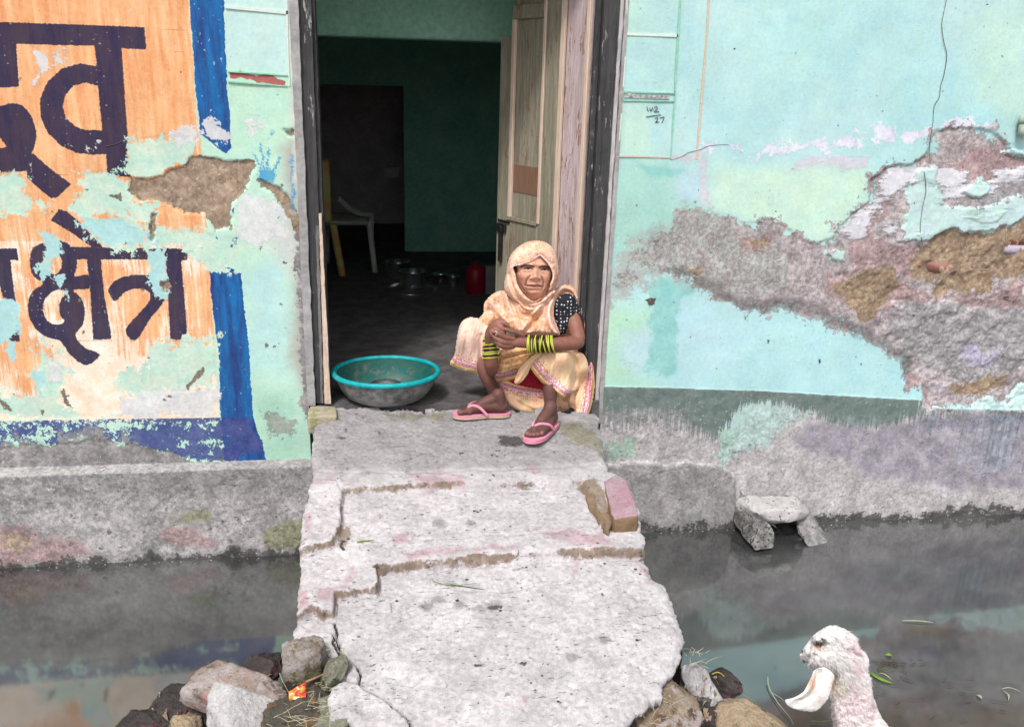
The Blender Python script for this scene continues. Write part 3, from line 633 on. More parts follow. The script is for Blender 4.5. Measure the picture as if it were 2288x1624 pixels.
# bricks showing through the fallen plaster
m_brick = plain('red_brick', c(170,86,66), c(196,110,84), 25, bumpd=.003, spots=(30,.6,c(170,140,130)))
m_brick2 = plain('worn_brick', c(176,100,92), c(150,120,112), 25, bumpd=.003, spots=(30,.55,c(150,124,110)))
m_brick3 = plain('lime_coated_brick', c(186,176,196), c(168,158,172), 22, bumpd=.003)
def wall_brick(cr, pts, mat, depth=.03, y=.020):
    P = cr(pts); W2 = np.array([on_y(p[0], p[1], y) for p in P]); ctr = W2.mean(0)
    bm = bmesh.new(); ring = smooth_poly(W2[:, [0,2]], True, 3)
    f = bm.faces.new([bm.verts.new((q[0], y-.004, q[1])) for q in ring])
    r = bmesh.ops.extrude_face_region(bm, geom=[f]); bmesh.ops.translate(bm, vec=(0, depth+.02, 0), verts=[g for g in r['geom'] if isinstance(g, bmesh.types.BMVert)])
    bmesh.ops.bevel(bm, geom=[e for e in bm.edges if all(abs(v.co.y-(y-.004)) < 1e-5 for v in e.verts)], offset=.005, segments=2, affect='EDGES')
    return bmobj('brick', bm, mat, house, True)
wall_brick(cG, [(2192,64),(2230,70),(2300,66),(2400,70),(2400,104),(2220,104),(2195,92)], m_brick)
wall_brick(cG, [(2182,106),(2300,102),(2400,104),(2400,154),(2180,154)], m_brick3)
wall_brick(cG, [(1765,192),(1820,190),(1870,182),(1890,205),(1925,205),(1915,250),(1880,258),(1800,250),(1768,230)], m_brick2)
wall_brick(cG, [(1704,200),(1722,192),(1736,205),(1730,222),(1708,222)], m_brick2)
wall_brick(cG, [(800,66),(822,62),(818,98),(806,100)], plain('lime_lump', c(226,230,228), c(210,216,214), 20))
# insulator knob stub at the right edge of the picture
knob = lathe([(0,.0),(.052,.004),(.06,.03),(.058,.062),(.045,.064),(.05,.07),(.05,.10),(.045,.15),(.0,.152)], 24)
Vk = np.array(knob[0]); kk = on_y(2290, 288, -.03)
Vk = np.stack([Vk[:,0], Vk[:,1]*.6, .10-Vk[:,2]], -1)*.62+kk
mk('pipe_stub', Vk, knob[1], plain('mossy_pipe', c(118,150,118), c(196,204,196), 14, spots=(20,.6,c(90,100,80))), house)

# ---- plinth ledge left of the door
LY = -.075
zl = on_y(345, 1054, LY)[2]
Pq = Sheet(steps((-5.5,-2.2,.12),(-2.2,-.60,.0075)), steps((-.90,-.72,.03),(-.72,zl-.002,.0075)), LY)
Pq.base[:] = np.array(c(176,172,173)); Pq.base *= (.82+.36*fbm(Pq.x, Pq.z, .12, 3, 5))[:,None]
Pq.paint(cP([(-3000,1060),(700,1030),(700,1090),(300,1110),(-3000,1140)]), (128,126,127), 30, .5)
ap = Pq.add(un(Pq.S(cI([(-60,450),(120,440),(240,520),(400,500),(540,580),(560,620),(300,650),(-60,690)])), Pq.S(cI([(910,500),(1000,430),(1100,440),(1280,520),(1270,570),(960,570)]))-3))
am = Pq.add(un(Pq.S(cI([(1540,490),(1700,400),(1830,380),(1830,600),(1560,590)]))-2, Pq.S(cI([(1010,390),(1080,340),(1240,340),(1240,430),(1060,430)]))-4))
ao = Pq.add(Pq.S(cI([(0,490),(100,480),(180,530),(120,600),(20,590)]))-2)
sp = np.full(len(Pq.x), -60.); rs = np.random.RandomState(3)
for q, r in (((640,490),12),((996,340),11),((1105,220),12),((850,485),8),((600,567),8),((450,600),5),((750,540),5),((1655,155),14)):
    p = cI([q])[0]; sp = U(sp, r*.42-np.hypot(Pq.wu-p[0], Pq.wv-p[1]))
for i in range(40):
    p = rs.rand(2)*[690,200]+[0,1070]; sp = U(sp, rs.uniform(.8,3)-np.hypot(Pq.wu-p[0], Pq.wv-p[1]))
as_ = Pq.add(sp)
awt = Pq.add(6-np.abs(Pq.z+.70)/.0045+(vn(Pq.x, Pq.z, .05, 3)-.5)*14)
alw = Pq.add(un(Pq.S(cI([(1400,370),(1470,385),(1460,425),(1420,420)])), Pq.S(cI([(960,560),(1060,560),(1050,620),(900,620)]))-5, Pq.S(cI([(1540,210),(1625,215),(1600,240)]))-2))
Pq.dy = (fbm(Pq.x, Pq.z, .05, 13, 5, .6)-.5)*.010+(fbm(Pq.x, Pq.z, .4, 4, 3)-.5)*.02
mP = layered('stained_cement', 'base', [
    (ap, c(178,146,148), c(164,140,140), 12, 4, 'a', 0, .8), (ao, c(178,154,124), c(170,150,130), 8, 3, 'a', 0, .8),
    (am, c(130,134,96), c(146,144,108), 14, 4, 'a', 0, .75), (as_, c(92,90,86), c(112,110,100), 2, 1.5, 'b', -.3, .8),
    (alw, c(220,218,218), c(200,196,196), 5, 1.5, 'b', .2, .85), (awt, c(40,40,40), c(84,82,78), 9, 2.5, 'a', 0, .9)], fine=.42, bumpd=.003, speck=.7, mott=.20, allgrit=True)
# wall paint below the ledge line is hidden; build ledge front and top as one part
V1 = np.stack([Pq.x, Pq.y+Pq.dy, Pq.z], -1); nx = Pq.shape[1]; F1 = grid_faces(nx, Pq.shape[0])
top = V1[-nx:].copy(); r1 = top+[0,.006,.004]; r2 = top*[1,0,1]+[0,.012,.010]
V2 = np.vstack([V1, r1, r2]); o = len(V1)-nx
i = np.arange(nx-1)
for k in range(2):
    F1 = np.vstack([F1, np.stack([o+k*nx+i, o+k*nx+i+1, o+(k+1)*nx+i+1, o+(k+1)*nx+i], -1)])
while len(Pq.ch) % 4: Pq.ch.append(np.zeros_like(Pq.x))
ext = lambda a: np.concatenate([a, a[-nx:]*0+(-60 if a.ndim == 1 else 1), a[-nx:]*0+(-60 if a.ndim == 1 else 1)])
bs = np.vstack([Pq.base, np.tile(np.array(c(178,174,174)), (nx*2, 1))])
at = {'base': bs}
for k in range(0, len(Pq.ch), 4): at['m%d' % (k//4)] = np.stack([ext(a) for a in Pq.ch[k:k+4]], -1)
mk('plinth', V2, F1, mP, house, True, at)

# ---- door frame, door leaf
def wood(name, ca, cb, worn=None, thr=.56, sc=6, rough=.75):
    m = NB(name); v = (9,9,.55)
    f = m.step(m.noise(sc, 6, .7, v), .3, .7); colr = m.mix(f, ca, cb)
    if worn:
        w = m.math('ADD', m.math('MULTIPLY', m.noise(9, 6, .75, (3,3,.6)), .6), m.math('MULTIPLY', m.noise(40, 4, .7, (2,2,.35)), .4))
        colr = m.mix(m.step(w, thr-.02, thr+.02), colr, worn)
    g = m.noise(30, 4, .7, v); colr = m.mul(colr, m.step(g, .2, .8, .75, 1.15)); m.bump(g, .0025); return m.fin(colr, rough)
m_black = wood('worn_black_wood', (.030,.030,.032), (.060,.058,.060), (.30,.29,.29), .60)
m_grey = wood('weathered_grey_wood', (.33,.31,.31), (.48,.46,.46), (.10,.10,.10), .64)
m_dgrey = wood('scuffed_dark_wood', (.10,.10,.10), (.19,.18,.18), (.30,.29,.29), .60)
m_olive = wood('olive_faded_paint', c(126,122,104), c(164,156,138), c(140,106,88), .57)
m_pinkw = wood('pink_faded_paint', c(176,154,148), c(206,188,194), c(146,112,88), .56)
m_raw = wood('raw_wood', c(206,180,160), c(220,198,182), c(150,120,96), .66)
m_iron = plain('rusty_iron', (.02,.02,.022), (.05,.04,.04), 40, .5, metal=.6)
frame = empty('door_frame', (0,0,0)); frame.parent = house
def jag_board(name, pts4, y0, y1, mat, parent, seg=60, amp=.0022, seed=0):
    """upright board; pts4 = (x0,x1) at bottom z and (x0,x1) at top z"""
    (xa, xb, za), (xc, xd, zb) = pts4; V = []; F = []
    for i in range(seg+1):
        t = i/seg; z = za+(zb-za)*t; l = xa+(xc-xa)*t; r = xb+(xd-xb)*t
        j = lambda k: mnoise.noise(Vector((k*7.1+seed, z*18, seed)))*amp+mnoise.noise(Vector((k*3.1+seed, z*70, seed)))*amp*.6
        V += [(l+j(1), y0+j(2), z), (r+j(3), y0+j(4), z), (r+j(3)*.5, y1, z), (l+j(1)*.5, y1, z)]
    for i in range(seg):
        o = i*4
        for k in range(4): F.append((o+k, o+(k+1) % 4, o+4+(k+1) % 4, o+4+k))
    F += [(3,2,1,0), tuple(seg*4+k for k in range(4))]
    return mk(name, V, F, mat, parent, False)
X0 = lambda px, py, y=0: float(on_y(px, py, y)[0])
# left jamb: plaster reveal, black board, rebate, pale edge strip
jag_board('reveal', ((-.640,-.606,0),(-.640,-.606,1.95)), -.004, .09, m_greyc, frame, seed=1, amp=.004)
jag_board('jamb', ((-.604,-.560,.005),(-.612,-.556,1.95)), .012, .11, m_black, frame, seed=2)
jag_board('jamb_board', ((-.582,-.5715,.006),(-.573,-.560,.8)), .006, .03, m_dgrey, frame, seed=12, amp=.003)
jag_board('rebate', ((-.559,-.540,.005),(-.555,-.545,1.95)), .03, .12, m_black, frame, seed=3)
jag_board('edge_strip', ((-.5645,-.538,.005),(-.558,-.548,.85)), .002, .028, m_raw, frame, seed=4)
# right jamb
jag_board('jamb', ((.618,.672,-.06),(.612,.678,1.95)), .012, .11, m_black, frame, seed=5)
jag_board('jamb_edge', ((.674,.690,-.10),(.680,.694,1.95)), .004, .09, m_grey, frame, seed=6, amp=.003)
jag_board('reveal', ((.692,.712,-.12),(.698,.712,1.95)), -.004, .09, m_greyc, frame, seed=7, amp=.003)
jag_board('rebate', ((.592,.616,-.04),(.590,.610,1.95)), .05, .12, m_black, frame, seed=8)
# the door leaf, swung into the room
leaf = empty('door_leaf', (0,0,0)); leaf.parent = house
H0 = np.array([.588, .075]); H1 = np.array([.284, .640]); ld = (H1-H0); LW = np.linalg.norm(ld); ld /= LW; ln = np.array([-ld[1], ld[0]])   # ln points to the doorway side
if ln[0] > 0: ln = -ln
def leafbox(name, s0, s1, z0, z1, d0, d1, mat, bev=.003):
    bm = bmesh.new(); box_bm(bm, (s0*LW, d0, z0), (s1*LW, d1, z1), bev)
    for v in bm.verts:
        p = H0+ld*v.co.x+ln*v.co.y; v.co = Vector((p[0], p[1], v.co.z))
    return bmobj(name, bm, mat, leaf)
def sfrac(px):   # where along the leaf a picture column falls
    best = min(np.linspace(0, 1, 400), key=lambda s: abs(proj(np.array([*(H0+ld*LW*s), .9]))[0]-px)); return float(best)
sA, sB, sC, sD = sfrac(1146), sfrac(1213), sfrac(1247), sfrac(1302)
zt = 1.44; zb_ = float(np.interp(0, [0,1], [0,1]))
def zat(px, py):
    s = sfrac(px); q = H0+ld*LW*s; zz = np.linspace(-.2, 2.2, 1200); v = proj(np.stack([np.full_like(zz, q[0]), np.full_like(zz, q[1]), zz], -1))[1]; return float(zz[np.argmin(abs(v-py))])
zp0 = zat(1150, 487); zp1 = zat(1150, 44)
leafbox('stile', sB+.03, sC-.03, .0, 1.9, -.014, .014, m_olive); leafbox('stile', sA+.03, 1.0, .0, 1.60, -.014, .014, m_olive)
leafbox('stile', .0, sD-.02, .0, 1.9, -.016, .016, m_pinkw)
leafbox('panel', sD-.02, sC-.03, .0, 1.9, -.008, .008, m_pinkw); leafbox('panel', sB+.03, sA+.03, zp0-.01, 1.9, -.008, .002, m_olive)
leafbox('rail', sB+.032, sA+.028, .55, zp0-.012, -.013, .013, m_olive); leafbox('panel', sB+.03, sA+.03, .0, .548, -.008, .004, m_olive)
leafbox('moulding', sA-.012, sA+.028, zp0, zp1, .003, .020, m_raw); leafbox('moulding', sB+.032, sB+.002, zp0, 1.85, .003, .020, m_raw)
leafbox('moulding', sB+.033, sA+.026, zp0-.010, zp0+.008, .015, .022, m_olive, .001)
leafbox('moulding', sC-.035, sC+.01, .0, 1.9, .009, .024, m_raw); leafbox('moulding', sD-.022, sD+.012, .0, 1.9, .009, .026, m_raw)
leafbox('rail', sB+.034, sA+.026, zp1, zp1+.06, .004, .018, m_olive)
leafbox('brown_veneer_patch', sB-.004, sA+.024, zat(1180,372)-.13, zat(1180,372), .003, .005, wood('bare_brown_ply', c(128,94,76), c(140,108,88)), .0005)
zl_ = zat(1140,510)
leafbox('latch', .86, .995, zl_-.02, zl_+.02, .015, .028, m_iron); leafbox('latch', .90, .935, zl_-.17, zl_+.01, .018, .034, m_iron); leafbox('latch', .82, .97, zl_+.028, zl_+.040, .015, .024, m_iron)

# ------------------------------------------------------------------ ground, drain, water
WZ = -.700
m_road = plain('dusty_road', (.22,.20,.18), (.30,.28,.26), 2, bumpd=.01)
m_mud = plain('wet_mud', (.045,.042,.038), (.085,.078,.07), 5, rough=.6, bumpd=.012, spots=(9,.58,(.03,.035,.04)))
def sheet(name, x0, x1, y0, y1, nx_, ny_, hf, mat):
    X, Y = np.meshgrid(np.linspace(x0, x1, nx_), np.linspace(y0, y1, ny_)); X = X.ravel(); Y = Y.ravel()
    return mk(name, np.stack([X, Y, hf(X, Y)], -1), grid_faces(nx_, ny_), mat, None, True)
def bankh(X, Y):
    edge = -1.56-.10*np.clip((X-.9), -2, 1.2)+(fbm(X, Y, .5, 5)-.5)*.22     # y where the mud meets the water
    t = (edge-Y)
    h = WZ-.02+np.where(t > 0, np.minimum(t*.75, .36), np.maximum(t*.28, -.28))+(fbm(X, Y, .14, 6, 5)-.5)*.055
    return h
tag(sheet('drain_bed', -5.5, 6.5, -2.6, .02, 500, 130, bankh, m_mud), kind='structure')
tag(sheet('road', -40, 40, -60, -2.55, 41, 41, lambda X, Y: WZ+.33+X*0, m_road), kind='structure')
tag(sheet('far_ground', -60, 60, 7.2, 60, 21, 21, lambda X, Y: X*0-.9, m_road), kind='structure')
tag(sheet('side_ground', -60, -5.5, -2.6, 7.2, 11, 11, lambda X, Y: X*0-.5, m_road), kind='structure')
tag(sheet('side_ground', 6.5, 60, -2.6, 7.2, 11, 11, lambda X, Y: X*0-.5, m_road), kind='structure')
w = NB('turbid_drain_water')
wc = w.mix(w.step(w.noise(1.6, 4, .6), .35, .65), (.030,.031,.032), (.082,.084,.083))
wc = w.mix(w.math('MULTIPLY', w.step(w.noise(2.6, 5, .65, (.6,1.4,1)), .52, .72), .6), wc, (.05,.075,.066))
w.fin(wc, .07, 0, .5); w.b.inputs['IOR'].default_value = 2.55
w.bump(w.math('ADD', w.noise(3, 3, .5), w.math('MULTIPLY', w.noise(26, 3, .5, (.5,1,1)), .06)), .0012, .5)
tag(sheet('drain_water', -5.4, 6.4, -2.4, .0, 60, 14, lambda X, Y: X*0+WZ, w.m), kind='structure')

# ------------------------------------------------------------------ entrance ramp: worn cement over brick
ramp = tag(empty('entrance_ramp', (0,-.9,-.2)), 'worn light grey cement ramp with brick-edged steps bridging the drain to the doorway', 'ramp')
def h0(y): return np.where(y > -.02, -.003, np.where(y > -.42, -.003+(y+.02)*.085, -.037+(y+.42)*.165))
Y1_ = float(on_z(1100, 1080, -.05)[1]); Y2_ = float(on_z(1100, 1236, -.10)[1])
sm01 = lambda t: np.clip(t, 0, 1)**2*(3-2*np.clip(t, 0, 1))
def hs_(y): return h0(y)-.030*sm01((Y1_+.03-y)/.06)-.038*sm01((Y2_+.03-y)/.06)
def solve_px(X, Y): return proj(np.stack([X, Y, hs_(Y)], -1))
outl = cH([(262,-22),(262,10),(205,60),(196,150),(185,330),(160,500),(140,640),(135,720),(125,900),(118,1050),(95,1110),(78,1235),(120,1252),(270,1238),(340,1245),(366,1300),(350,1345),(290,1410),(265,1480),(280,1560),(390,1585),(440,1700),(500,1900),(620,2300),(1500,2300),(1650,1850),(1770,1680),(1798,1620),(1840,1560),(1863,1534),(1930,1490),(2001,1462),(2008,1377),(2050,1330),(2073,1296),(2104,1224),(2110,1166),(2075,1040),(2030,900),(1950,790),(1915,705),(1915,640),(1882,590),(1850,450),(1810,330),(1720,285),(1690,160),(1672,40),(1660,-22)])
def rsd(X, Y):
    u, v = solve_px(X, Y); wu = u+(fbm(X, Y, .06, 4, 5, .7)-.5)*20; wv = v+(fbm(X, Y, .06, 14, 5, .7)-.5)*20
    s = sdf(wu, wv, outl, 200)/ (FPX/3.1)            # about metres
    s = np.minimum(s, .0-Y+.0)                          # stops at the sill line
    return s
gx, gy, gq, ge, info = clip_grid(np.arange(-.95, 1.05, .0043), np.arange(-2.15, .012, .0043), rsd)
u, v = solve_px(gx, gy)
wu = u+(fbm(gx, gy, .07, 40, 5, .65)-.5)*14; wv = v+(fbm(gx, gy, .06, 41, 5, .6)-.5)*8
# lower levels cut into the slab
lv1 = sdf(wu, wv, cH([(350,392),(440,384),(640,378),(700,366),(1000,358),(1250,356),(1460,352),(1560,342),(1600,350),(1690,590),(1760,600),(1880,596),(2300,560),(2300,2500),(-200,2500),(-200,735),(140,735),(305,700),(330,640),(350,590),(338,470)]), 200)
lv2 = sdf(wu, wv, cH([(515,792),(640,775),(800,758),(1000,735),(1200,722),(1400,708),(1600,706),(1915,694),(2300,660),(2300,2500),(-200,2500),(-200,1075),(130,1072),(190,1040),(225,1052),(240,1075),(305,1060),(312,980),(315,960),(400,950),(530,930),(540,860),(530,800)]), 200)
lv3 = sdf(wu, wv, cH([(-200,1230),(90,1236),(270,1236),(330,1250),(370,1300),(350,1345),(290,1410),(265,1480),(280,1560),(380,1585),(-200,1700)]), 200)
st = lambda a, d, w_=2.2: np.clip(a/w_*.5+.5, 0, 1)*d
cracks = np.minimum.reduce([ldist(wu, wv, cH(p)) for p in (
    [(360,1380),(430,1395),(470,1430),(540,1460),(600,1500),(640,1540),(690,1580),(720,1640),(760,1700)], [(430,1395),(440,1340),(420,1300)], [(690,1580),(730,1575)],
    [(300,1130),(330,1180),(345,1240)])])
block_gap = np.minimum.reduce([ldist(wu, wv, cH(p)) for p in ([(100,1240),(180,1250),(270,1236)], [(310,1085),(325,1140),(300,1180),(340,1245)])])
fine_cr = np.minimum.reduce([ldist(wu, wv, cH(p)) for p in (
    [(540,895),(700,890),(900,880),(1100,900),(1200,915),(1280,890),(1400,850),(1600,820)], [(200,300),(400,310),(640,315),(900,300),(1300,290),(1650,270)], [(500,660),(700,655),(900,650),(1100,630),(1500,605)], [(1540,730),(1560,800),(1590,830)],
    [(205,360),(320,350),(345,400),(345,600)], [(1985,1010),(1990,1050),(2020,1075),(2060,1075)], [(390,1540),(470,1500),(520,1490)], [(140,1090),(200,1120),(290,1130)])])
gz = h0(gy)-st(lv1, .030)-st(lv2, .038)-st(lv3, .07)-np.clip(1-cracks/4.6, 0, 1)*.05-np.exp(-((lv1-3.2)/1.6)**2)*.008-np.exp(-((lv2-3.2)/1.6)**2)*.010-np.clip(1-fine_cr/3.0, 0, 1)*.006-np.clip(1-block_gap/3.5, 0, 1)*.02
gz += (fbm(gx, gy, .35, 2, 4)-.5)*.022+(fbm(gx, gy, .05, 3, 4)-.5)*.009+(fbm(gx, gy, .12, 33, 4)-.5)*.010
pits = fbm(gx, gy, .022, 6, 3); gz -= np.clip(pits-.66, 0, 1)*.03
edge_s = rsd(gx, gy); gz -= np.clip(1-edge_s/.03, 0, 1)**2*.014
kf_ = np.clip((gy+.09)/.06, 0, 1); gz = gz*(1-kf_)+(-.0035)*kf_
riser = np.minimum(np.abs(lv1+1.2), np.abs(lv2+1.5)); near = np.minimum(riser, np.abs(lv3))
ro = []
def rch(a): ro.append(np.clip(a, -60, 60)); return ('m%d' % ((len(ro)-1)//4), (len(ro)-1) % 4)
def RS(*ps): return un(*[sdf(wu, wv, cH(p)) for p in ps])
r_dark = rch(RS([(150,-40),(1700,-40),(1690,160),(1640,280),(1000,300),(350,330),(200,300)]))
r_warm = rch(RS([(1560,340),(1660,350),(1720,500),(1760,600),(1690,590),(1640,520),(1590,420)], [(330,590),(390,590),(390,660),(350,720),(320,690)])-1)
r_pink = rch(un(RS([(700,330),(980,320),(980,360),(720,372)], [(770,300),(870,300),(860,320),(780,325)], [(600,640),(680,610),(690,660),(620,690)])-2, RS([(215,1010),(235,930),(330,905),(400,905),(330,930),(310,960),(310,1020)], [(125,960),(160,960),(180,1040),(140,1050)])+1,
    RS([(340,870),(400,780),(420,820),(380,890)], [(150,560),(200,540),(200,680),(140,650)], [(1170,1480),(1220,1480),(1230,1520),(1180,1520)], [(1270,1460),(1310,1460),(1300,1520)], [(1290,600),(1520,590),(1640,640),(1700,600),(1760,690),(1560,690)], [(640,720),(900,690),(1300,670),(1500,680),(1100,710),(700,760)], [(1540,720),(1580,720),(1580,790),(1550,780)], [(1900,830),(1960,840),(1960,900),(1920,890)], [(1360,840),(1400,850),(1390,870)], [(190,340),(310,320),(320,350),(220,360)], [(1300,270),(1400,310),(1330,330)], [(1850,700),(1940,760),(1960,830),(1870,770)])-3))
r_riser = rch(un(1.1-np.abs(lv1+.4)-30*np.clip(vn(gx, gy, .13, 8)-.62, 0, 1), 1.8-np.abs(lv2+.5)-14*np.clip(vn(gx, gy, .11, 18)-.72, 0, 1)))
wet_s = np.full(len(gx), -60.)
for q, r in (((850,575),30),((540,530),14),((1005,570),16),((490,305),14),((910,840),26),((850,960),30),((780,1000),34),((1050,1010),32),((960,990),30),((1130,990),40),((1540,1255),30),((1700,1165),26),((860,860),12)):
    p = cH([q])[0]; wet_s = U(wet_s, r*.43-np.hypot(wu-p[0], (wv-p[1])*1.5))
r_wet = rch(wet_s)
dk = np.full(len(gx), -60.); rs = np.random.RandomState(11)
for q, r in (((1220,145),46),((1180,128),20),((1130,995),22),((1040,1305),14),((1280,1295),16),((350,130),14),((500,1300),7),((432,1157),7)):
    p = cH([q])[0]; dk = U(dk, r*.4-np.hypot((wu-p[0])*.7, (wv-p[1])*1.7))
for i in range(260):
    p = rs.rand(2)*[860,720]+[660,910]; dk = U(dk, rs.uniform(.3,1.5)-np.hypot(wu-p[0], (wv-p[1])*rs.uniform(.8,2)))
r_dk = rch(dk)
r_moss = rch(RS([(1440,60),(1540,20),(1680,100),(1730,270),(1640,200),(1540,170)], [(560,-10),(900,-10),(880,40),(600,30)])-3)
r_crk = rch(2.4-np.minimum(cracks, block_gap-.8))
while len(ro) % 4: ro.append(np.zeros_like(gx))
ra = {'base': np.tile(np.array(c(214,208,211,.78)), (len(gx),1))*(.86+.28*fbm(gx, gy, .2, 5, 4))[:,None]}
for k in range(0, len(ro), 4): ra['m%d' % (k//4)] = np.stack(ro[k:k+4], -1)
m_ramp = layered('worn_ramp_cement', 'base', [
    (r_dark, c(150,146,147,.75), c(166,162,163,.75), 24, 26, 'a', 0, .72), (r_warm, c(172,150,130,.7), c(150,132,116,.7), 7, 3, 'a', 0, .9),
    (r_pink, c(206,168,176,.72), c(198,176,184,.72), 10, 2.5, 'a', 0, .8), (r_wet, c(140,137,138,.72), c(156,152,154,.72), 12, 4, 'a', 0, .7),
    (r_moss, c(140,136,104,.7), c(150,146,122,.7), 14, 3, 'a', 0, .7), (r_dk, c(80,76,76,.7), c(100,96,94,.7), 4, 1.2, 'b', -.3, .9),
    (r_riser, c(112,94,80,.75), c(160,138,118,.8), 1.5, .8, 'f', 0, .9, (26,7,.8)), (r_crk, c(60,54,46,.6), c(48,44,40,.6), 1.4, .6, 'b', 0, .92)], rough=.92, fine=.26, bumpd=.004, speck=.75, wspeck=.10, mott=.10, allgrit=True, dash=.5, cloud=.10)
# skirt down to the drain bed
V = np.stack([gx, gy, gz], -1); n0 = len(V); bvs = np.unique(ge); mp = {int(b): n0+i for i, b in enumerate(bvs)}
s0 = rsd(gx[bvs], gy[bvs]); e_ = .004
gxn = rsd(gx[bvs]+e_, gy[bvs])-rsd(gx[bvs]-e_, gy[bvs]); gyn = rsd(gx[bvs], gy[bvs]+e_)-rsd(gx[bvs], gy[bvs]-e_); gl_ = np.sqrt(gxn**2+gyn**2)+1e-9
near_w = np.clip((-gy[bvs]-.35)/.5, 0, 1)
rings = []
for dz, ins in ((-.022,.006), (-.034,.05), (-.07,.10), (None,.115)):
    rg_ = V[bvs].copy(); rg_[:,0] += gxn/gl_*ins*near_w; rg_[:,1] += gyn/gl_*ins*near_w
    rg_[:,2] = -.95 if dz is None else rg_[:,2]+dz*(.8+.6*vn(rg_[:,0], rg_[:,1], .05, 3)); rings.append(rg_)
nb0 = len(bvs); V = np.vstack([V]+rings); F = [gq]; prev = {int(b): int(b) for b in bvs}
for r_i in range(4):
    cur = {int(b): n0+r_i*nb0+i for i, b in enumerate(bvs)}
    F.append(np.array([(prev[int(a_)], cur[int(a_)], cur[int(b_)], prev[int(b_)]) for a_, b_ in ge])); prev = cur
F = np.vstack(F)
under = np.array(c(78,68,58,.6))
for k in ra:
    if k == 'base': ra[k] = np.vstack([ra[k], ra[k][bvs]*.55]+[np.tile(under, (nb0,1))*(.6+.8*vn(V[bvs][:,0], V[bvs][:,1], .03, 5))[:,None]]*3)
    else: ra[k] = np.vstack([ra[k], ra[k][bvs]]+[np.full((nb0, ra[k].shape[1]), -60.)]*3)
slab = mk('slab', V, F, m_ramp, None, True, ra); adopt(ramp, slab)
def ramp_z(x, y):
    d = (gx-x)**2+(gy-y)**2; return float(gz[int(np.argmin(d))])
def on_ramp(px, py, lift=0.0):
    y = -.5
    P = on_z(px, py, -.05)
    for k in range(12):
        P = on_z(px, py, ramp_z(P[0], P[1])+lift)
    return P

# loose-looking kerb brick on the right of the ramp and the stone block under the left jamb
def slab_block(name, top_pts, depth, mat, parent=None, bev=.008, rough_=.006, drop=None, cuts=6):
    """block from four or more top corners (world), going down by depth, with an uneven surface"""
    bm = bmesh.new(); f = bm.faces.new([bm.verts.new(p) for p in top_pts])
    f.normal_update()
    r = bmesh.ops.extrude_face_region(bm, geom=[f]); 
    bmesh.ops.translate(bm, vec=(drop or (0,0,-depth)), verts=[g for g in r['geom'] if isinstance(g, bmesh.types.BMVert)])
    bmesh.ops.recalc_face_normals(bm, faces=bm.faces)
    bmesh.ops.bevel(bm, geom=list(bm.edges), offset=bev, segments=2, affect='EDGES', profile=.6)
    bmesh.ops.triangulate(bm, faces=[f for f in bm.faces if len(f.verts) > 4])
    bmesh.ops.subdivide_edges(bm, edges=[e for e in bm.edges if e.calc_length() > .03], cuts=cuts, use_grid_fill=True)
    for v in bm.verts:
        n = mnoise.noise_vector(v.co*22)*rough_+mnoise.noise_vector(v.co*60)*rough_*.4; v.co += n
    return bmobj(name, bm, mat, parent, True)
m_kb = NB('pink_lime_brick')
geo = m_kb.n('ShaderNodeNewGeometry'); sep = m_kb.n('ShaderNodeSeparateXYZ'); m_kb.L(geo.outputs['True Normal'], sep.inputs[0])
sidef = m_kb.step(m_kb.math('ADD', sep.outputs[2], m_kb.math('MULTIPLY', m_kb.math('SUBTRACT', m_kb.noise(18,5,.7), .5), .8)), .45, .65)
kc = m_kb.mix(sidef, m_kb.mix(m_kb.noise(20,5,.7), c(140,116,86,.75), c(170,140,112,.75)), m_kb.mix(m_kb.step(m_kb.noise(14,5,.7), .35, .65), c(206,180,190,.72), c(196,150,164,.72)))
g_ = m_kb.noise(150,3,.7); m_kb.bump(g_, .004); m_kb.fin(m_kb.mul(kc, m_kb.step(g_, .2, .8, .75, 1.15)), .92)
def hz(px, py, z): return tuple(on_z(px, py, z))
q = cH([(1700,350),(1760,318),(1818,345),(1878,500),(1880,530),(1760,545),(1735,520)])
kb = slab_block('kerb_brick', [hz(p[0], p[1], -.075-.02*(p[1]-q[0][1])/80) for p in q], .07, m_kb.m, None, .009, .006); adopt(ramp, kb)
q = cH([(1570,345),(1640,338),(1700,350),(1740,545),(1745,590),(1700,560),(1620,470)])
mo = slab_block('mortar_fillet', [hz(p[0], p[1], -.105-.01*(p[1]-q[0][1])/80) for p in q], .05, plain('crumbling_mortar', c(176,150,124,.72), c(146,122,98,.72), 16, bumpd=.006), None, .012, .014); adopt(ramp, mo)
q = cE([(178,1398),(365,1385),(376,1395),(368,1500),(178,1500)])
sb = [on_y(*p, y) for p, y in ((q[0],-.005),(q[1],-.005))]
blk = slab_block('threshold_block', [tuple(on_z(*cE([(160,1400)])[0], .012)), tuple(on_z(*cE([(180,1378)])[0], .012)), tuple(on_z(*cE([(372,1382)])[0], .012)), tuple(on_z(*cE([(378,1452)])[0], .012)), tuple(on_z(*cE([(150,1470)])[0], .012))], .08, plain('limey_stone', c(186,170,136,.9), c(174,168,160,.9), 12, bumpd=.004, spots=(16,.6,c(150,150,110))), None, .008, .005)
adopt(ramp, blk)

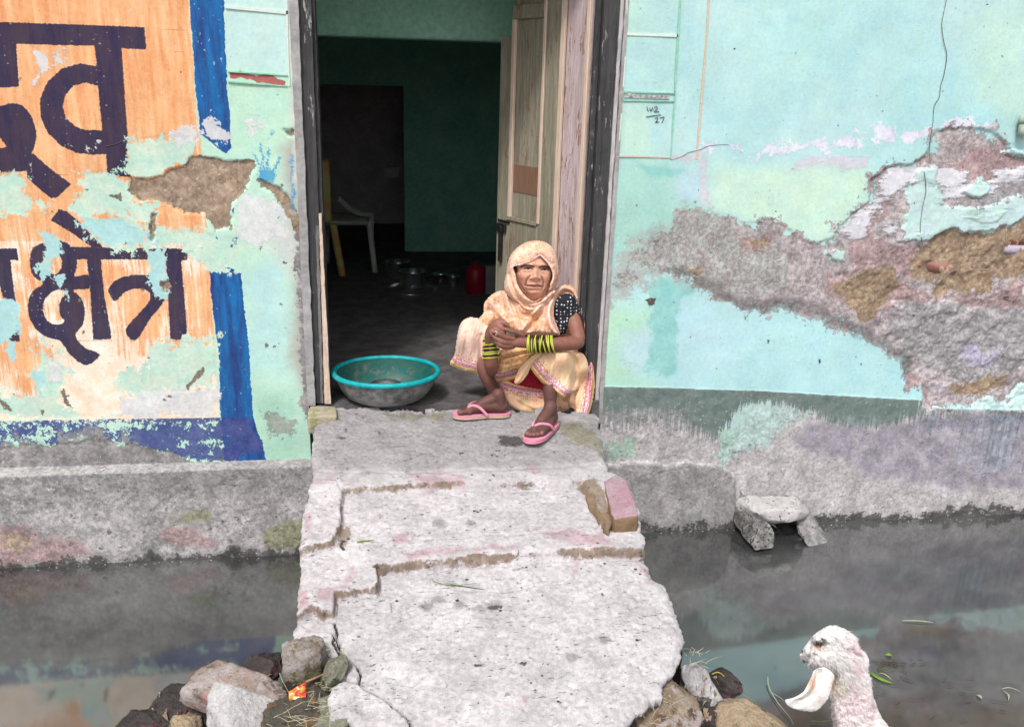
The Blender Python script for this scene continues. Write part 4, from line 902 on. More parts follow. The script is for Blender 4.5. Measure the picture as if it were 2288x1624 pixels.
# concrete drain outlet on the wall to the right
def lump(name, pts, mat, seed=0, amp=.008, parent=None): pass
m_sp = plain('lichened_cement', c(128,126,125), c(182,178,178), 20, bumpd=.009, spots=(70,.60,c(96,94,88)))
m_spd = plain('shaded_leg_cement', c(84,82,80), c(160,157,156), 22, bumpd=.009, spots=(60,.56,c(64,62,58)))  # shade on the left leg put into a darker cement colour
spout = empty('drain_outlet', tuple(on_y(*cM([(1350,700)])[0], -.12)))
tag(spout, 'small hooded cement drain outlet with two splayed legs at the foot of the right wall', 'drain outlet')
def hull_block(name, pts, mat, rough_=.006, bev=.008, cuts=5, parent=None):
    bm = bmesh.new(); vs = [bm.verts.new(p) for p in pts]; bmesh.ops.convex_hull(bm, input=vs)
    bmesh.ops.delete(bm, geom=[v for v in bm.verts if not v.link_faces], context='VERTS')
    bmesh.ops.bevel(bm, geom=list(bm.edges), offset=bev, segments=2, affect='EDGES', profile=.6)
    bmesh.ops.triangulate(bm, faces=bm.faces)
    for k in range(3):
        es = [e for e in bm.edges if e.calc_length() > .022]
        if not es: break
        bmesh.ops.subdivide_edges(bm, edges=es, cuts=1, use_grid_fill=True); bmesh.ops.triangulate(bm, faces=bm.faces)
    for v in bm.verts:
        v.co += mnoise.noise_vector(v.co*16)*rough_*1.4+mnoise.noise_vector(v.co*45)*rough_*.6
    o = bmobj(name, bm, mat, None, True)
    if parent: adopt(parent, o)
    return o
def M(p, y): return tuple(on_y(*cM([p])[0], y))
hull_block('hood', [M((1180,470),-.16), M((1010,330),-.02), M((1110,290),-.03), M((1560,300),-.03), M((1700,430),-.02), M((1010,420),-.03), M((1230,470),-.18), M((1310,430),-.19), M((1620,440),-.17), M((1680,470),-.12), M((1290,505),-.19), M((1420,545),-.20), M((1560,535),-.18), M((1640,510),-.10), M((1060,560),-.03)], plain('lit_lichened_cement', c(186,182,182), c(212,208,208), 18, bumpd=.008, spots=(60,.62,c(110,108,100))), parent=spout)  # light on the hood top put into a paler cement colour
hull_block('leg', [M((1010,400),-.02), M((1120,330),-.05), M((1230,440),-.12), M((1060,330),-.02), M((1290,500),-.16), M((1270,500),-.15), M((1310,540),-.17), M((1385,790),-.26), M((1180,810),-.27), M((1000,560),-.06), M((985,480),-.02), M((1140,700),-.17), M((1360,640),-.22)], m_spd, parent=spout)
hull_block('leg', [M((1560,500),-.10), M((1690,440),-.05), M((1590,560),-.12), M((1700,480),-.03), M((1780,560),-.03), M((1870,750),-.20), M((1670,775),-.24), M((1580,640),-.14), M((1800,640),-.08), M((1720,560),-.12)], m_sp, parent=spout)
tp = M((1450,600), -.02)
tv, tf = tube([(tp[0], .02, tp[2]), (tp[0]-.005, -.10, tp[2]-.01)], .035, 20, False)
tv2, tf2 = tube([(tp[0], .02, tp[2]), (tp[0]-.005, -.10, tp[2]-.01)], .029, 20, False)
pi_ = mk('outlet_pipe', *join([(tv, tf), (tv2, [f[::-1] for f in tf2])]), plain('dark_pipe', c(60,62,58), c(80,84,76), 20)); adopt(spout, pi_)

# ------------------------------------------------------------------ rubble at the water's edge
def rock(name, ctr, size, rot, seed, mat, label, cat='stone', facets=15, amp=.05, parent=None):
    rs = random.Random(seed); pl = []
    for i in range(facets):
        v = Vector((rs.gauss(0,1), rs.gauss(0,1), rs.gauss(0,1))).normalized(); pl.append((v, rs.uniform(.72, 1.0)))
    for ax in ((1,0,0),(-1,0,0),(0,1,0),(0,-1,0),(0,0,1),(0,0,-1)): pl.append((Vector(ax), rs.uniform(.8,.95)))
    bm = bmesh.new(); bmesh.ops.create_icosphere(bm, subdivisions=5, radius=1)
    off = Vector((seed*3.7, seed*1.3, 0))
    for v in bm.verts:
        d = v.co.normalized(); r = 9
        for n, k in pl:
            q = n.dot(d)
            if q > .05: r = min(r, k/q)
        r = min(r, 1.18); r *= 1+amp*mnoise.noise(d*3+off)+amp*.5*mnoise.noise(d*9+off)+amp*.45*mnoise.noise(d*20+off)+amp*.2*mnoise.noise(d*46+off)
        v.co = Vector((d.x*r*size[0], d.y*r*size[1], d.z*r*size[2]))
    o = bmobj(name, bm, mat, None, True)
    o.location = ctr; o.rotation_euler = rot
    if label: tag(o, label, cat)
    return o
def m_rock(name, top, side, patch=None, moss=None, sc=7):
    m = NB(name); geo = m.n('ShaderNodeNewGeometry'); sp_ = m.n('ShaderNodeSeparateXYZ'); m.L(geo.outputs['Normal'], sp_.inputs[0])
    f = m.step(m.noise(sc, 6, .7), .36, .62); cc = m.mix(f, top, side)
    if patch: cc = m.mix(m.step(m.noise(sc*1.4, 5, .7, (1.1,1,1)), .54, .58), cc, patch)
    if moss: cc = m.mix(m.step(m.noise(sc*2.2, 5, .75, (1,1.1,1)), .56, .62), cc, moss)
    g = m.noise(90, 4, .75); cc = m.mul(cc, m.step(g, .2, .8, .68, 1.2)); m.bump(m.math('ADD', g, m.noise(24,4,.7)), .008)
    return m.fin(cc, .9)
m_pale = m_rock('whitewashed_concrete', c(222,218,220,.78), c(200,196,198,.78))
m_pinkst = m_rock('lime_stained_brickwork', c(206,196,196,.75), c(178,152,136,.75), c(196,150,142,.75), c(130,122,118,.7))
m_darkst = m_rock('dark_wet_stone', c(66,62,62,.8), c(96,88,86,.8), c(120,88,92,.7), c(50,48,46,.8))
m_mossst = m_rock('mossy_stone', c(150,150,132,.7), c(164,162,144,.7), c(96,100,78,.7), c(70,72,58,.7))
m_tan = m_rock('tan_stone', c(200,178,150,.75), c(182,160,132,.75), c(206,170,160,.7), c(120,116,84,.7))
def J(x, y, z): return tuple(on_z(*cJ([(x, y)])[0], z))
def K(x, y, z): return tuple(on_z(*cK([(x, y)])[0], z))
def at_px(fn, p, z, dz=0): q = fn(p[0], p[1], z); return (q[0], q[1], q[2]-dz)
R_ = math.radians
rock('stone', J(1010,1075,-.52), (.165,.105,.085), (R_(12),R_(14),R_(-18)), 21, m_pinkst, 'large lime-stained brown stone beside the water, behind the white chunk', amp=.06)
rock('stone', J(1060,1290,-.44), (.125,.10,.085), (R_(20),R_(12),R_(-8)), 8, m_pale, 'white broken concrete chunk in front of the large brown stone', amp=.05)
rock('stone', J(1270,880,-.57), (.082,.07,.055), (R_(10),R_(-25),R_(20)), 5, m_darkst, 'dark reddish stone between the large brown stone and the ramp edge', amp=.10)
rock('stone', J(520,1240,-.62), (.120,.085,.06), (R_(0),R_(10),R_(-10)), 13, m_darkst, 'black wet stone left of the large brown stone', amp=.12)
rock('stone', J(150,1400,-.66), (.085,.07,.045), (0,0,.3), 17, m_darkst, 'low black stone at the bottom left end of the rubble', amp=.12)
rock('stone', J(560,1390,-.60), (.055,.05,.04), (.2,.1,.3), 19, m_tan, 'small tan stone in front of the black wet stone', amp=.1)
rock('stone', J(690,1330,-.62), (.05,.06,.05), (.2,.1,.9), 23, m_darkst, 'small dark stone tucked left of the white concrete chunk', amp=.1)
rock('stone', J(1600,1310,-.37), (.105,.095,.075), (.1,.15,.2), 29, m_rock('earthy_dark_stone', c(92,90,84,.7), c(116,106,92,.7), c(150,120,92,.7), c(70,70,62,.7)), 'earthy dark stone below the red wrapper', amp=.10)
rock('stone', J(1330,1180,-.50), (.06,.06,.07), (.1,.3,.2), 31, m_pinkst, 'pinkish stone end between the large brown stone and the wrapper', amp=.08)
rock('stone', J(1650,850,-.30), (.080,.060,.10), (.1,.0,.1), 37, m_rock('mossy_lime_brick', c(190,184,184,.7), c(150,132,110,.7), c(122,116,84,.7), c(90,86,76,.7)), 'lime-washed mossy block under the left edge of the ramp', amp=.07)
rock('stone', J(1900,930,-.29), (.034,.05,.070), (.1,.35,-.2), 41, m_mossst, 'upright moss-green stone wedged beside the cracked ramp corner', amp=.07)
rock('stone', J(1740,1060,-.37), (.10,.06,.06), (.1,0,.4), 43, m_rock('black_soil', (.02,.018,.015), (.045,.04,.034), None, (.07,.065,.03), 14), 'lump of black soil between the mossy block and the green stone', amp=.16)
rock('stone', J(1960,1370,-.38), (.12,.09,.07), (.1,0,.2), 47, m_mossst, 'grey-green stone under the cracked ramp corner at the picture edge', amp=.10)
# right of the ramp
q = cK([(185,545),(290,540),(335,565),(480,790),(345,806),(250,640)])
rk = slab_block('stone', [hz(p[0], p[1], z) for p, z in zip(q, (-.36,-.38,-.42,-.50,-.50,-.42))], .06, m_pale, None, .010, .008)
tag(rk, 'pale flat slab leaning against the right side of the ramp', 'stone')
rock('stone', K(455,665,-.60), (.062,.07,.05), (0,0,.4), 53, m_darkst, 'round dark stone in the water beside the pale leaning slab', amp=.08)
rock('stone', K(260,760,-.52), (.075,.12,.06), (0,.2,-.5), 59, m_rock('grey_rubble', c(112,110,108,.7), c(140,136,132,.7), c(70,66,64,.7), c(96,96,76,.7)), 'grey rubble lump between ramp and pale leaning slab', amp=.12)
rock('stone', K(215,660,-.50), (.05,.06,.05), (0,.2,-.2), 61, m_darkst, 'small dark stone under the ramp right corner', amp=.12)
rock('stone', K(620,925,-.52), (.125,.09,.06), (.1,.1,-.5), 67, m_tan, 'smooth tan stone lying lowest on the right bank', amp=.05)
rock('stone', K(420,880,-.54), (.07,.07,.05), (.1,.1,-.5), 71, m_darkst, 'dark muddy stone between the tan stone and the grey rubble', amp=.14)
rock('stone', K(60,820,-.42), (.14,.14,.07), (.25,.1,-.6), 73, m_rock('pinkish_mortar_lump', c(186,170,152,.7), c(150,124,100,.7), c(196,180,176,.7), c(110,96,78,.7), 9), 'tan and pinkish mortar lump under the broken right corner of the ramp', amp=.08)
rock('stone', K(150,900,-.48), (.07,.10,.06), (.25,.1,-.6), 79, m_tan, 'narrow tan stone right of the mortar lump', amp=.08)
# red and orange sweet wrapper caught on a stick
wp = [J(1495,1065,-.29), J(1660,970,-.26), J(1655,1110,-.30), J(1605,1180,-.31), J(1515,1185,-.31)]
ctr = np.mean(wp, 0); nx_ = 9; Vw = []; Fw = []
A_, B_, C_, D_ = [np.array(p) for p in (wp[0], wp[1], wp[2], wp[4])]
for i in range(nx_):
    for j in range(nx_):
        s, t = i/(nx_-1), j/(nx_-1); p = (A_*(1-s)+B_*s)*(1-t)+(D_*(1-s)+C_*s)*t
        p = p+np.array([0,-1,.6])*(.006*math.sin(s*9+t*4)+.004*math.cos(t*13)); Vw.append(p)
Fw = grid_faces(nx_, nx_)
mw = NB('wrapper_print'); wv_ = mw.noise(26, 3, .6, (1,1,1), 1.0); cw_ = mw.mix(mw.step(wv_, .45, .52), c(226,60,76), c(245,160,60)); cw_ = mw.mix(mw.step(mw.noise(40,2,.5), .58, .62), cw_, c(250,225,190)); mw.fin(cw_, .35)
wr = mk('sweet_wrapper', np.array(Vw)-ctr, Fw, mw.m); wr.location = ctr; tag(wr, 'crumpled red and orange sweet wrapper among the stones left of the ramp', 'wrapper')
sm = wr.modifiers.new('thick', 'SOLIDIFY'); sm.thickness = .0006
def stalk(name, pts, r, mat, label=None, cat=None, group=None, taper=True):
    P = smooth_poly(np.array(pts), False, 6); n = len(P); rr = np.linspace(r, r*(.3 if taper else .9), n)
    V, F = tube(P, rr, 6); ctr = np.array(P[0]); o = mk(name, np.array(V)-ctr, F, mat); o.location = ctr
    return tag(o, label, cat, group)
m_twig = plain('twig', c(176,136,112,.8), c(150,110,90,.8), 30); m_straw = plain('dry_straw', c(214,206,178,.8), c(190,178,140,.8), 30); m_grass = plain('green_blade', c(110,140,60,.8), c(150,170,90,.8), 30)
stalk('twig', [J(1655,975,-.26), J(1760,930,-.25), J(1850,885,-.24)], .0040, m_twig, 'brown twig pointing from the wrapper to the moss-green stone', 'twig')
stalk('straw', [J(1415,895,-.33), J(1440,960,-.31), J(1495,1065,-.285)], .0018, m_straw, 'pale straw rising from the wrapper towards the dark reddish stone', 'straw')
stalk('straw', [J(1290,1150,-.39), J(1400,1160,-.38), J(1520,1180,-.38)], .0018, m_straw, 'pale straw lying from the white chunk to the wrapper', 'straw')
stalk('straw', [J(1010,1080,-.405), J(1110,1015,-.41)], .0028, m_straw, 'short white splinter lying on the large brown stone', 'straw', taper=False)
# dry grass tufts: nobody could count the blades
def tuft(ctr, n, spread, length, seed, mats):
    rs = random.Random(seed); parts = []
    for i in range(n):
        a = rs.uniform(0, 6.28); b = Vector(ctr)+Vector((rs.gauss(0,1)*spread, rs.gauss(0,1)*spread, 0)); L_ = length*rs.uniform(.4,1.2); lean = rs.uniform(.4,1.2)
        pts = [b+Vector((math.cos(a)*lean*L_*t, math.sin(a)*lean*L_*t*.6, L_*(t*.45-t*t*.25*lean))) for t in (0,.3,.6,1)]
        parts.append(tube([tuple(p) for p in pts], [.0009,.0008,.0006,.0003], 4, False))
    return join(parts)
vv = []
for i, (p, n, s, l) in enumerate(((J(1600,1290,-.29),20,.035,.07),(J(1760,1180,-.31),26,.04,.05),(J(1700,980,-.30),16,.04,.04),(J(1930,690,-.20),12,.015,.03),(J(1850,1290,-.40),14,.03,.07),(J(1200,1130,-.42),10,.05,.04),
                                    (K(30,760,-.36),22,.05,.06),(K(250,500,-.37),26,.03,.05),(K(400,900,-.50),16,.06,.07),(K(30,900,-.36),20,.06,.07))):
    vv.append(tuft(p, n, s, l, i, None))
tag(mk('dry_grass', *join(vv), m_straw, None, False), 'dry straw and grass litter caught between the stones', 'grass', None, 'stuff')
vv = []; rs = random.Random(5)
for i in range(170):
    s = rs.random(); p = (J(rs.uniform(1560,1850), rs.uniform(900,1250), -.44) if s < .45 else K(rs.uniform(100,420), rs.uniform(640,920), -.44) if s < .8 else J(rs.uniform(250,640), rs.uniform(1090,1330), -.585))
    r = rs.uniform(.003,.010); a = rs.uniform(0,6)
    V_ = [(p[0]+r*math.cos(a+k*2.1)*rs.uniform(.6,1.4), p[1]+r*math.sin(a+k*2.1), p[2]+rs.uniform(-.01,.03)) for k in range(3)]+[(p[0],p[1],p[2]+r*.8)]
    vv.append((V_, [(0,1,2),(0,1,3),(1,2,3),(2,0,3)]))
tag(mk('rubble_grit', *join(vv), m_tan, None, False), 'small grit and chips scattered on the rubble', 'grit', None, 'stuff')

# stems and leaves drifting on the drain
m_leafg = plain('green_leaf', c(150,190,60,.8), c(120,160,60,.8), 20, .5); m_leafb = plain('brown_leaf', c(150,134,104,.7), c(110,98,76,.7), 20, .6); m_leaf_pale = plain('pale_leaf', c(196,200,180,.8), c(170,176,150,.8), 20, .6)
def blade(name, p0, p1, w_, mat, label, bend=.01, z=WZ+.004):
    a = np.array(K(*p0, z)); b = np.array(K(*p1, z)); d = b-a; n = np.array([-d[1], d[0], 0]); n /= np.linalg.norm(n); V = []; F = []
    N_ = 9
    for i in range(N_):
        t = i/(N_-1); m_ = a+d*t+n*bend*math.sin(t*math.pi)+np.array([0,0,.004*math.sin(t*3.1)]); ww = w_*math.sin(math.pi*(.08+.9*t))**.8
        V += [m_-n*ww/2, m_+np.array([0,0,-.0015]), m_+n*ww/2]
    for i in range(N_-1):
        o = i*3; F += [(o,o+1,o+4,o+3), (o+1,o+2,o+5,o+4)]
    o = mk(name, np.array(V)-a, F, mat); o.location = a; s_ = o.modifiers.new('t','SOLIDIFY'); s_.thickness = .0008
    return tag(o, label, 'leaf')
blade('leaf', (1345,592), (1482,660), .020, m_leafg, 'long bright green leaf floating behind the kid neck', -.012)
blade('leaf', (1390,570), (1470,612), .012, m_leafb, 'long olive brown leaf floating just behind the bright green leaf', .004)
blade('leaf', (1400,595), (1475,636), .008, m_leaf_pale, 'narrow pale leaf lying between the green and the olive leaf', .004)
blade('leaf', (1540,278), (1735,290), .010, m_leaf_pale, 'thin pale blade floating alone in the middle of the dark water', .002)
blade('leaf', (1440,486), (1482,492), .018, m_leafg, 'small yellow-green leaf scrap above the long green leaf', .001)
blade('leaf', (1995,730), (2030,755), .014, m_leaf_pale, 'small curled pale leaf on the mud near the right edge', .003)
blade('leaf', (2150,700), (2190,765), .007, m_leaf_pale, 'thin bent pale stem on the mud at the right edge', .012)
blade('leaf', (2150,695), (2270,715), .006, m_leaf_pale, 'thin pale stem pointing to the right picture edge', .012)
blade('leaf', (1530,620), (1612,650), .007, m_leafb, 'brown sliver of leaf right of the long green leaf', .003)
stalk('reed', [K(380,605,-.56), K(430,598,-.55), K(520,690,-.60), K(650,785,WZ+.01)], .0030, plain('yellow_stem', c(206,200,130,.8), c(170,150,90,.8), 30), 'long bent yellow stem reaching from the round dark stone into the water', 'stem')
stalk('reed', [K(560,795,WZ+.02), K(610,780,WZ+.02), K(650,785,WZ+.01), K(668,850,WZ+.01)], .003, m_grass, 'short green stem at the tip of the yellow stem', 'stem')
stalk('grass_stem', [K(720,620,WZ+.02), K(730,690,WZ+.01), K(790,790,WZ+.01), K(850,860,WZ+.01), K(880,915,WZ+.01)], .0026, m_leaf_pale, 'long pale grass stem curving up out of the water left of the kid', 'stem')
stalk('grass_stem', [K(740,715,WZ+.01), K(800,750,WZ+.01), K(830,780,WZ+.01)], .0016, m_leaf_pale, 'short side shoot of the pale grass stem near the ear tip', 'stem')
stalk('grass_stem', [K(985,890,WZ+.01), K(1050,893,WZ+.01), K(1110,885,WZ+.01)], .0016, m_grass, 'thin green stem floating just left of the kid chest', 'stem')
vv = []; rs = random.Random(9)
for i in range(90):
    p = K(rs.gauss(1480,75), rs.gauss(540,24), WZ+.003) if i < 55 else K(rs.uniform(1350,2250), rs.uniform(620,900), WZ+.005); a = rs.uniform(-.5,.5); l = rs.uniform(.006,.03); w_ = rs.uniform(.0005,.0018)
    vv.append(([(p[0]-l*math.cos(a), p[1]-l*math.sin(a), p[2]), (p[0], p[1]-w_, p[2]+.003), (p[0]+l*math.cos(a), p[1]+l*math.sin(a), p[2]), (p[0], p[1]+w_, p[2]+.001)], [(0,1,2),(0,2,3)]))
tag(mk('floating_litter', *join(vv), m_leafb, None, False), 'small dark scraps of rotting leaf drifting on the drain', 'litter', None, 'stuff')
vv = []; rs = random.Random(31)
for i in range(56):
    lft = i < 24; x = rs.choice((-1.8,-1.45,-1.3,-.9))+rs.gauss(0,.08) if lft else rs.choice((1.1,1.25,1.9,2.4,2.7))+rs.gauss(0,.07); x = min(x,-.74) if lft else x; y = (-.088 if lft else -.028)-abs(rs.gauss(0,.012)); r = rs.uniform(.0008,.0035)
    vv.append(([(x-r*1.6, y, WZ+.001), (x, y-r*.6, WZ+.001), (x+r*1.6, y, WZ+.001), (x, y+r*.6, WZ+.002), (x, y, WZ+.004)], [(0,1,4),(1,2,4),(2,3,4),(3,0,4)]))
tag(mk('floating_scum', *join(vv), m_leaf_pale, None, False), 'pale scum and foam flecks along the foot of the walls', 'scum', None, 'stuff')
# things lying on the ramp
def rampstalk(name, cr, pts, r, mat, label, cat='stem', lift=.003):
    P = [on_ramp(*cr([p])[0], lift) for p in pts]; return stalk(name, P, r, mat, label, cat)
rampstalk('weed', cH, [(815,868),(870,885),(940,890),(1045,880)], .0016, m_grass, 'thin green stem lying across the middle of the ramp')
rampstalk('weed', cH, [(905,888),(960,895),(1030,905),(1110,918)], .0022, plain('dark_stem', c(70,72,50,.8), c(110,120,70,.8), 60), 'dark wilted stem crossing under the green stem on the ramp')
rampstalk('paper_scrap', cH, [(1172,930),(1230,925)], .0035, m_pale, 'short white stick beside the wilted stem on the ramp')
rampstalk('paper_scrap', cH, [(596,985),(602,1032)], .003, m_pale, 'short white stick lying upright near the left side of the ramp')
rampstalk('weed', cH, [(425,668),(470,662),(512,658)], .004, m_grass, 'flattened yellow-green blade on the ramp beside the left kerb step')
rs = random.Random(2); vv = []
for i in range(46):
    if i < 14: p = (rs.choice([(1085,210),(1145,196),(965,214),(1140,220),(1130,325),(1180,322),(1040,505)])); p = (p[0]+rs.gauss(0,9), p[1]+rs.gauss(0,5))
    elif i < 26: p = (rs.gauss(365,18), rs.gauss(680,16))
    else: p = (rs.uniform(420,1950), rs.uniform(760,1560))
    q = on_ramp(*cH([p])[0]); r = rs.uniform(.003,.008); V_ = [(q[0]+r*math.cos(k*1.57+i), q[1]+r*math.sin(k*1.57+i), q[2]+.0005) for k in range(4)]+[(q[0], q[1], q[2]+r*.6)]
    vv.append((V_, [(0,1,4),(1,2,4),(2,3,4),(3,0,4)]))
tag(mk('crumbs', *join(vv), plain('dark_crumb', (.03,.03,.03), (.08,.075,.07), 60), None, False), 'dark crumbs and droppings scattered on the ramp', 'crumbs', None, 'stuff')

# ------------------------------------------------------------------ things inside the doorway
# metal basin with a turquoise painted rim
bx, by, R0 = -.290, .076, .249
basin = tag(empty('basin', (bx, by, -.010)), 'large dented steel basin with a turquoise painted rim standing in the doorway', 'basin')
mb = NB('dull_tub_metal'); f = mb.step(mb.noise(14,6,.7), .35, .65); cb_ = mb.mix(f, (.10,.10,.10), (.30,.29,.29))
cb_ = mb.mix(mb.math('MULTIPLY', mb.step(mb.noise(7,5,.7,(2.5,2.5,.5)), .52, .62), .6), cb_, (.16,.30,.26)); mb.bump(mb.noise(40,4,.7), .003); mb.fin(cb_, .48, .35)
mt = NB('turquoise_enamel'); f = mt.step(mt.noise(30,5,.7), .4, .62); ct = mt.mix(f, c(0,150,160), c(30,170,172)); ct = mt.mix(mt.step(mt.noise(22,6,.75,(1,1,1.01)), .60, .63), ct, (.20,.18,.15)); mt.bump(mt.noise(60,3,.6), .002); mt.fin(ct, .45)
mti = NB('worn_turquoise_inside'); f = mti.step(mti.noise(26,6,.75), .42, .56); ct = mti.mix(f, c(6,92,90), c(50,92,80)); ct = mti.mix(mti.step(mti.noise(18,6,.75,(1,1,1.01)), .56, .60), ct, (.10,.11,.09)); mti.bump(mti.noise(60,3,.6), .002); mti.fin(ct, .5)
prof = [(0,.0),(.10,.001),(.145,.008),(.18,.028),(.206,.060),(.222,.098),(.228,.130)]
mk('body', *lathe(prof, 72, (bx,by,-.006), 1, .88), mb.m); adopt(basin, bpy.context.scene.objects['body'])
o = mk('inside', *lathe([(r-.003, z+.004) for r, z in prof], 72, (bx,by,-.006), 1, .88), mti.m); adopt(basin, o)
rim = [(.227,.130),(.233,.124),(.243,.125),(.2465,.133),(.244,.143),(.235,.147),(.226,.144),(.222,.136),(.227,.130)]
o = mk('rim', *lathe(rim, 72, (bx,by,-.006), 1, .88), mt.m); adopt(basin, o)
steel = NB('polished_steel'); steel.bump(steel.noise(8,2,.5), .002); steel.fin((.90,.90,.91), .24, 1.0)
pl = mk('steel_plate', *lathe([(0,.0),(.055,.002),(.078,.006),(.092,.018),(.095,.018),(.096,.014),(.08,.002),(.05,-.002),(0,-.003)], 48), steel.m); pl.location = (bx-.005, by+.02, .022); pl.rotation_euler = (R_(10),0,0)
tag(pl, 'shiny round steel plate lying inside the turquoise rimmed basin', 'plate')
# cooking pots at the back
def pot(px, py, r, h, label, handle=True, lid=False, flare=.0):
    q = on_z(px, py, -.012); t = tag(empty('steel_pot', tuple(q)), label, 'pot', 'steel cooking pots on the floor')
    pr = [(0,.004),(r*.85,.004),(r*.97,.012),(r,.03),(r,h-.006),(r+.008+flare,h),(r+.009+flare,h+.004),(r-.001,h),(r-.003,.03),(r*.85,.012),(0,.012)]
    o = mk('body', *lathe(pr, 48, tuple(q)), steel.m); adopt(t, o)
    if lid: o = mk('lid', *lathe([(0,.03),(.012,.03),(.014,.018),(r*.5,.014),(r+.004,.0),(r+.006,-.004),(0,-.002)], 40, (q[0],q[1],q[2]+h+.006)), steel.m); adopt(t, o)
    if handle:
        V, F = tube([(q[0]+r,q[1]-.02,q[2]+h*.7),(q[0]+r+.06,q[1]-.03,q[2]+h*.74),(q[0]+r+.13,q[1]-.04,q[2]+h*.8)], .008, 8); o = mk('handle', V, F, m_iron); adopt(t, o)
    return t
pot(923, 646, .092, .13, 'tall shiny steel pot in front of the group of pots', True)
pot(890, 624, .088, .135, 'steel pot standing half hidden behind the tall shiny pot', False)
pot(985, 634, .050, .07, 'small steel cup right of the tall shiny pot', False)
pot(1012, 643, .042, .085, 'narrow steel tumbler between the pots and the red can', False)
q = on_z(918, 652, -.012)
tr = mk('steel_tray', *lathe([(0,.0),(.16,.0),(.19,.014),(.193,.014),(.162,-.004),(0,-.005)], 48), steel.m); tr.location = (q[0], q[1]+.03, q[2]+.004); tag(tr, 'wide steel tray under the shiny pots', 'tray')
# red can and pale box
q = on_z(1063, 655, -.012)
can = mk('red_can', *lathe([(0,0),(.066,0),(.072,.006),(.073,.17),(.062,.185),(.03,.19),(.03,.215),(.0,.216)], 40), plain('red_plastic', (.20,.006,.02), (.26,.01,.03), 10, .4)); can.location = q; tag(can, 'dark red plastic can on the floor beside the door leaf', 'can')
q = on_z(1098, 657, -.012)
cb = box('carton', (-.045,-.03,0), (.045,.05,.20), plain('grey_card', (.16,.15,.15), (.22,.21,.20), 12)); cb.location = q; tag(cb, 'small grey carton between the red can and the door leaf', 'carton')
# plastic armchair, partly behind the left jamb
ch = empty('plastic_chair', (-.68, 2.9, -.012)); tag(ch, 'moulded plastic armchair standing in the dark room behind the left jamb', 'chair')
mc = NB('grey_plastic'); mc.fin(mc.mix(mc.step(mc.noise(5,4,.6), .4, .6), (.40,.40,.36), (.52,.51,.46)), .45)
m_ol = NB('olive_orange_plastic'); m_ol.fin(m_ol.mix(m_ol.step(m_ol.noise(4,4,.6,(1,1,1.6)), .42, .6), (.50,.48,.16), (.58,.30,.12)), .5)
Cx = lambda px, py, y: on_y(*cD([(px, py)])[0], y)
def prt(name, pts, rad, mat, sides=8, flat=1.0):
    V, F = tube(smooth_poly(np.array(pts), False, 4), rad, sides); o = mk(name, V, F, mat); adopt(ch, o); return o
z0 = -.012
def leg(px, py, ptop, y, r, mat):
    b = on_z(px, py, z0); t = np.array(ptop); prt('leg', [b, (b*.5+t*.5), t], r, mat)
seatz = .40
leg(765, 618, (-.66, 2.75, seatz), 0, .028, m_ol.m); leg(838, 610, (-.40, 2.90, seatz-.02), 0, .022, mc.m)
prt('leg', [(-.98,2.75,z0),(-.96,2.76,.2),(-.94,2.78,seatz)], .022, mc.m); prt('leg', [(-.74,3.22,z0),(-.73,3.2,.2),(-.72,3.18,seatz)], .022, mc.m)
bm = bmesh.new(); box_bm(bm, (-.98,2.72,seatz-.03), (-.40,3.20,seatz+.0), .02, 2); o = bmobj('seat', bm, mc.m, None, True); adopt(ch, o)
bm = bmesh.new(); box_bm(bm, (-.98,2.66,seatz), (-.66,2.72,seatz+.44), .02, 2)
o = bmobj('backrest', bm, m_ol.m, None, True); adopt(ch, o)
a1 = Cx(330,1290,2.72); a2 = Cx(400,1350,2.78); a3 = Cx(470,1388,2.88); a4 = Cx(548,1395,2.98); a5 = Cx(545,1500,2.98)
prt('armrest', [a1,a2,a3,a4], .020, mc.m); prt('arm_post', [a4, a5, a5+np.array([0,-.03,-.06])], .018, mc.m)

# ------------------------------------------------------------------ soft forms: rounded solids with measured outlines
MPP = .0019
def idw(u, v, ctrl):
    w = 0; s = 0
    for a, b, y in ctrl:
        k = 1/(((u-a)**2+(v-b)**2)**1.0+30); w = w+k; s = s+k*y
    return s/w
def inflate(us, vs, S):
    """height of a balloon over the outline: circular section on strips"""
    st = us[1]-us[0]; k = max(1, int(round(max(len(us), len(vs))/90)))
    cu, cv = us[::k], vs[::k]; m = S[::k, ::k] > 0; h = np.zeros(m.shape); sc = st*k
    for it in range(1400):
        a = np.zeros_like(h); a[1:] += h[:-1]; a[:-1] += h[1:]; a[:,1:] += h[:,:-1]; a[:,:-1] += h[:,1:]
        h = np.where(m, (a+2*sc*sc)/4, 0)
    # bilinear to the fine grid
    fi = np.clip(np.arange(len(vs))/k, 0, h.shape[0]-1.001); fj = np.clip(np.arange(len(us))/k, 0, h.shape[1]-1.001)
    i0 = fi.astype(int); j0 = fj.astype(int); a = (fi-i0)[:,None]; b = (fj-j0)[None,:]
    H = (h[i0][:,j0]*(1-a)+h[i0+1][:,j0]*a)*(1-b)+(h[i0][:,j0+1]*(1-a)+h[i0+1][:,j0+1]*a)*b
    return np.sqrt(np.maximum(H, 0))*np.sqrt(np.clip(S/(2.2*sc), 0, 1))
